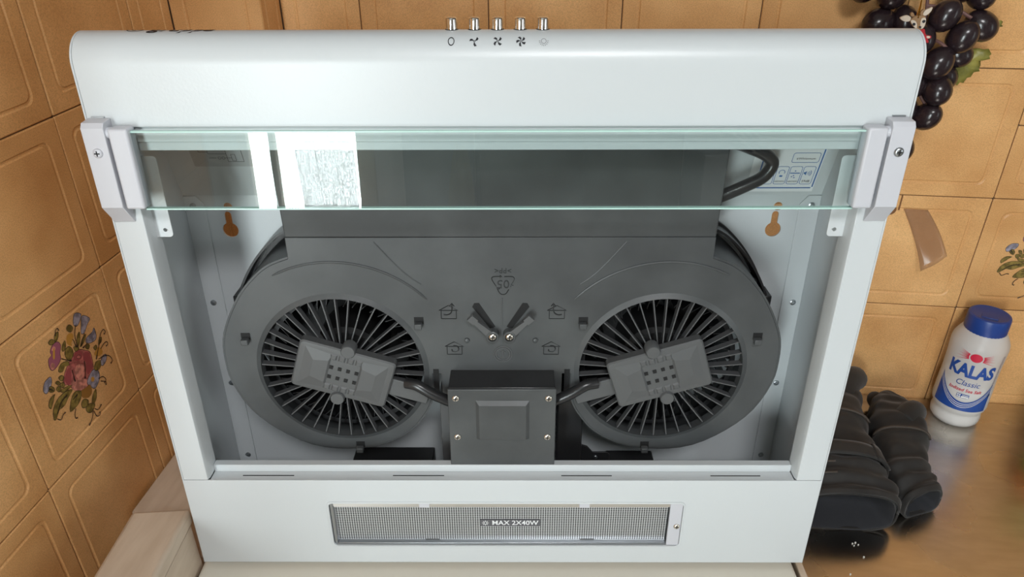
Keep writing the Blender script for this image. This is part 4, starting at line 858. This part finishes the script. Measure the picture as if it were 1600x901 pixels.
# ------------------------------------------------------------------ gloves
m = M['glove'] = mat('black_nylon', (.017, .0145, .013), .75); bsdf(m).inputs['Sheen Weight'].default_value = .15
_, _, cr = add_noise(m, 40, (.009, .0075, .0068), (.018, .0155, .014), 5, .35, .65); L(m, cr.outputs[0], bsdf(m).inputs['Base Color']); add_bump(m, 1400, .25, .0005, 2)
M['lining'] = mat('grey_fleece', (.030, .031, .036), .95); M['stitch'] = mat('brown_stitch', (.07, .055, .045), .8)
def glove_body(name, parent, secs, seed, ns=34, nr=40, wr=.0062, rim=.006):
    """secs: (x, y, half width, z bottom, z top, yaw) from the mouth to the finger end"""
    S_ = smooth_loop([tuple(s) for s in secs], 6, False); P = []
    n = len(S_); vs = []
    for i, (x, y, hw, zb, zt, yw) in enumerate(S_):
        for k in range(nr):
            a = 2*math.pi*k/nr; c, s = math.cos(a), math.sin(a); e = .72
            px = hw*math.copysign(abs(c)**e, c); pz = (zb+zt)/2 + (zt-zb)/2*math.copysign(abs(s)**(e if s > 0 else .6), s)
            p = V(x+px*math.cos(yw), y+px*math.sin(yw), pz)
            nz = noise.noise(V(p.x*26+seed, p.y*48, p.z*26)) + .5*noise.noise(V(p.x*70, p.y*95+seed, p.z*60))
            puff = .0026*math.sin(i*1.35+seed)*(1 if 3 < i < 16 else .35)*(1 if s > -.3 else 0)
            p += V(c*math.cos(yw), c*math.sin(yw), s)*(nz*wr + puff)
            p.z = max(p.z, .0006); vs.append(tuple(p))
    mb = MB(); mb.add(vs, [(i*nr+k, i*nr+(k+1) % nr, (i+1)*nr+(k+1) % nr, (i+1)*nr+k) for i in range(n-1) for k in range(nr)] + [tuple((n-1)*nr+k for k in range(nr))])
    # inner lining turned in at the mouth
    iv = []; 
    for d, f in ((0, 1.0), (.004, .95), (.020, .86), (.050, .70)):
        for k in range(nr):
            x, y, z = vs[k]; x0, y0, hw, zb, zt, yw = S_[0]; zc = (zb+zt)/2
            iv.append((x0+(x-x0)*f - math.sin(yw)*d, y0+(y-y0)*f + math.cos(yw)*d, zc+(z-zc)*f))
    mb.add(iv, [(i*nr+k, i*nr+(k+1) % nr, (i+1)*nr+(k+1) % nr, (i+1)*nr+k) for i in range(3) for k in range(nr)] + [tuple(3*nr+k for k in range(nr))], 1)
    me = bpy.data.meshes.new(name); me.from_pydata(mb.v, [], mb.f); me.polygons.foreach_set('material_index', mb.m); me.materials.append(M['glove']); me.materials.append(M['lining'])
    bm = bmesh.new(); bm.from_mesh(me); bmesh.ops.remove_doubles(bm, verts=bm.verts, dist=1e-5); bmesh.ops.recalc_face_normals(bm, faces=bm.faces); bm.to_mesh(me); bm.free()
    for p in me.polygons: p.use_smooth = True
    o = obj(name, me, None, parent); sd = o.modifiers.new('sub', 'SUBSURF'); sd.levels = 1; sd.render_levels = 1
    return o, S_
def band(name, parent, S_, i0, i1, off, mt, a0=0, a1=360, nr=40):
    vs = []; n = 0
    for f in [i0+(i1-i0)*t/4 for t in range(5)]:
        i = int(f); t = f-i; A, B2 = S_[i], S_[min(i+1, len(S_)-1)]; x, y, hw, zb, zt, yw = (p+(q-p)*t for p, q in zip(A, B2)); n += 1
        for k in range(nr+1):
            a = math.radians(a0+(a1-a0)*k/nr); c, s = math.cos(a), math.sin(a); e = .72
            px = (hw+off)*math.copysign(abs(c)**e, c); pz = (zb+zt)/2+((zt-zb)/2+off)*math.copysign(abs(s)**(e if s > 0 else .6), s)
            vs.append((x+px*math.cos(yw), y+px*math.sin(yw), max(pz, .0008)))
    mb = MB(); w_ = nr+1; mb.add(vs, [(i*w_+k, i*w_+k+1, (i+1)*w_+k+1, (i+1)*w_+k) for i in range(n-1) for k in range(nr)])
    o = mb.build(name, mt, parent, sharp=60); sd = o.modifiers.new('thick', 'SOLIDIFY'); sd.thickness = .0025; sd.offset = 0; return o
ga = empty('glove'); tag(ga, 'black winter glove with wrist strap, its cuff opening towards the front', 'glove', 'pair of black winter gloves')
gA, SA = glove_body('glove_shell', ga, [(x-.008, *r) for x, *r in [(.444, -.266, .052, .001, .052, .06), (.447, -.250, .055, .001, .060, .04), (.447, -.225, .050, .001, .068, .0), (.447, -.200, .046, .001, .072, -.03), (.448, -.165, .045, .001, .076, -.08), (.454, -.120, .046, .001, .076, -.15), (.466, -.080, .042, .001, .070, -.2), (.478, -.050, .034, .001, .060, -.2), (.486, -.035, .024, .006, .046, -.2)]], 3.1)
band('cuff_hem', ga, SA, 1.2, 3.6, .0022, M['glove']); band('wrist_strap', ga, SA, 14, 18.5, .0028, M['glove'], -20, 200); band('strap_end', ga, SA, 13.6, 19, .0045, M['glove'], 20, 55, 10)
for i0 in (8, 11): band('seam', ga, SA, i0, i0+.35, .0030, M['stitch'], 100, 160, 12)
band('seam', ga, SA, 27, 27.4, .0032, M['stitch'], 30, 150, 20)
pts = [(.497, -.055, .040), (.512, -.040, .046), (.528, -.026, .040)]
MB().tube(smooth_loop([(.466, -.090, .050), (.482, -.060, .058), (.500, -.040, .054), (.506, -.032, .040)], 4, False), [.020, .021, .021, .020, .0195, .019, .018, .017, .0165, .016, .015, .012, .006], 16).build('finger', M['glove'], ga, sharp=180)
MB().tube(smooth_loop([(.444, -.085, .054), (.452, -.055, .062), (.466, -.034, .056), (.470, -.026, .042)], 4, False), [.020, .021, .021, .020, .0195, .019, .018, .017, .0165, .016, .015, .012, .006], 16).build('finger', M['glove'], ga, sharp=180)
gb = empty('glove'); tag(gb, 'black winter glove lying behind the other, cuff opening to the right', 'glove', 'pair of black winter gloves')
gB, SB = glove_body('glove_shell', gb, [(x-.004, y, hw, *r) for x, y, hw, *r in [(.5355, -.2330, .0220, .001, .034, .42), (.5320, -.2180, .0260, .001, .043, .36), (.5270, -.1980, .0290, .001, .050, .25), (.5280, -.1700, .0300, .001, .054, .1), (.5360, -.1350, .0330, .001, .058, -.05), (.5440, -.1000, .0330, .001, .058, -.1), (.5530, -.0680, .0270, .001, .048, -.2), (.5580, -.0460, .0200, .004, .040, -.2), (.5590, -.0360, .0110, .010, .030, -.2)]], 9.7)
band('cuff_hem', gb, SB, 1.0, 3.4, .0020, M['glove']); band('seam', gb, SB, 22, 22.4, .0030, M['stitch'], 20, 160, 20)
MB().tube(smooth_loop([(.538, -.120, .044), (.552, -.104, .048), (.564, -.090, .042), (.569, -.084, .030)], 4, False), [.017, .0175, .0175, .017, .0165, .016, .0155, .015, .0145, .014, .012, .009, .004], 16).build('thumb', M['glove'], gb, sharp=180)
# spilled salt crumbs
for x, y, r in ((.4420, -.2840, .0009), (.4455, -.2825, .0010), (.4480, -.2850, .0008), (.4430, -.2868, .0007), (.4490, -.3020, .0010), (.4280, -.3270, .0009)):
    o = MB().lathe([(.0001, 0), (r, r*.3), (r*.9, r*1.1), (.0001, r*1.4)], (0, 0, 0), 'z', 6).build('salt_crumb', M['salt']); o.location = (x, y, .0001)
    tag(o, 'tiny white salt crumb on the steel counter in front of the gloves', 'crumb', 'salt crumbs on the counter')

# ------------------------------------------------------------------ far side of the room (seen only as reflections in the visor)
M['dark_wood'] = mat('dark_brown_wood', (.055, .038, .028), .5); M['olive_cloth'] = mat('olive_cloth', (.20, .16, .075), .8); M['fridge'] = mat('grey_cupboard', (.16, .17, .18), .5)
cbd = empty('cupboard'); cbd.location = (.75, RY+.2, ZF); tag(cbd, 'dark brown wooden cupboard on the far wall, mirrored in the glass visor', 'cupboard')
MB().box((-.52, -.19, 0), (.52, .18, 1.75)).build('cupboard_body', M['dark_wood'], cbd, .004)
for x0, x1, hx_ in ((-.51, -.004, -.03), (.004, .51, .03)):
    dd = MB().box((x0, .1805, .06), (x1, .200, 1.72)).build('cupboard_door', M['dark_wood'], cbd, .003); MB().tube([(hx_, .212, .80), (hx_, .212, .92)], .006).build('door_handle', M['gold'], dd)
fc = empty('grey_cabinet'); fc.location = (.03, RY+.16, ZF); tag(fc, 'grey cabinet between the balcony door and dark cupboard, mirrored in the visor', 'cabinet')
MB().box((-.18, -.15, 0), (.18, .13, 1.2)).build('cabinet_body', M['fridge'], fc, .004); MB().box((-.175, .1305, .05), (.175, .148, 1.18)).build('cabinet_door', M['fridge'], fc, .003)
tw = empty('hanging_cloth'); tw.location = (.135, RY+.395, -.78); tag(tw, 'olive cloth hanging beside the dark cupboard, mirrored in the visor', 'cloth')
mb = MB(); vs = []
for j in range(13):
    z = j*.045; hw = .075 - .046*(j/12)**2.2
    for i in range(15): f = i/14-.5; vs.append((f*2*hw, .010*math.sin(f*14+j*.2), z))
mb.add(vs, [(j*15+i, j*15+i+1, (j+1)*15+i+1, (j+1)*15+i) for j in range(12) for i in range(14)])
o = mb.build('cloth', M['olive_cloth'], tw, sharp=180); sd = o.modifiers.new('thick', 'SOLIDIFY'); sd.thickness = .003
MB().tube([(0, -.030, .55), (0, .004, .55), (0, .006, .56)], .004).build('peg', M['chrome'], tw)
bs = empty('board_stack'); bs.location = (1.50, RY+.33, ZF); tag(bs, 'stack of pale boards leaning on a white stand, mirrored in the visor', 'boards')
MB().box((-.10, -.30, 0), (.25, .02, .56)).build('stand', M['plastic_white'], bs, .004)
for k in range(5):
    o = MB().box((-.20, -.012, -.006), (.22, .28, .006)).build('board', M['paper'], bs, .002); o.location = (.02+k*.012, -.26, .68+k*.020); o.rotation_euler = (0, math.radians(38), 0)

# invented ceiling lamp behind the camera, added as fill for the dark left side
cl = empty('ceiling_fill_lamp'); cl.location = (.45, -1.75, ZC); tag(cl, 'added round white ceiling fill lamp above the middle of the kitchen', 'lamp')
M['opal'] = mat('fill_lamp_opal', (.8, .8, .78), .5); bsdf(M['opal']).inputs['Emission Color'].default_value = (.97, .98, 1, 1); bsdf(M['opal']).inputs['Emission Strength'].default_value = 2.0
MB().lathe([(.30, -.030), (.31, -.020), (.31, 0), (.0001, 0)], (0, 0, 0), 'z', 40).build('fill_lamp_base', M['plastic_white'], cl)
MB().lathe([(.29, -.0305), (.27, -.040), (.18, -.050), (.0001, -.054)], (0, 0, 0), 'z', 40).build('diffuser', M['opal'], cl)
l3 = bpy.data.lights.new('fill_lamp_light', 'AREA'); l3.shape = 'DISK'; l3.size = .56; l3.energy = 52; l3.color = (.97, .98, 1.0)
lo3 = bpy.data.objects.new('fill_lamp_light', l3); COL.objects.link(lo3); lo3.parent = cl; lo3.location = (0, 0, -.058)
# remaining glove fingers, bent against the wall side
for par, pth, r in ((ga, [(.424, -.088, .046), (.426, -.060, .052), (.432, -.040, .046), (.434, -.032, .036)], .0165),
                    (gb, [(.540, -.075, .018), (.539, -.052, .018), (.539, -.034, .016), (.540, -.026, .013)], .0115),
                    (gb, [(.560, -.075, .018), (.565, -.056, .018), (.568, -.040, .016), (.569, -.033, .013)], .0115)):
    P_ = smooth_loop(pth, 4, False); MB().tube(P_, [r]*(len(P_)-4)+[r*.95, r*.88, r*.7, r*.35], 14).build('finger', M['glove'], par, sharp=180)
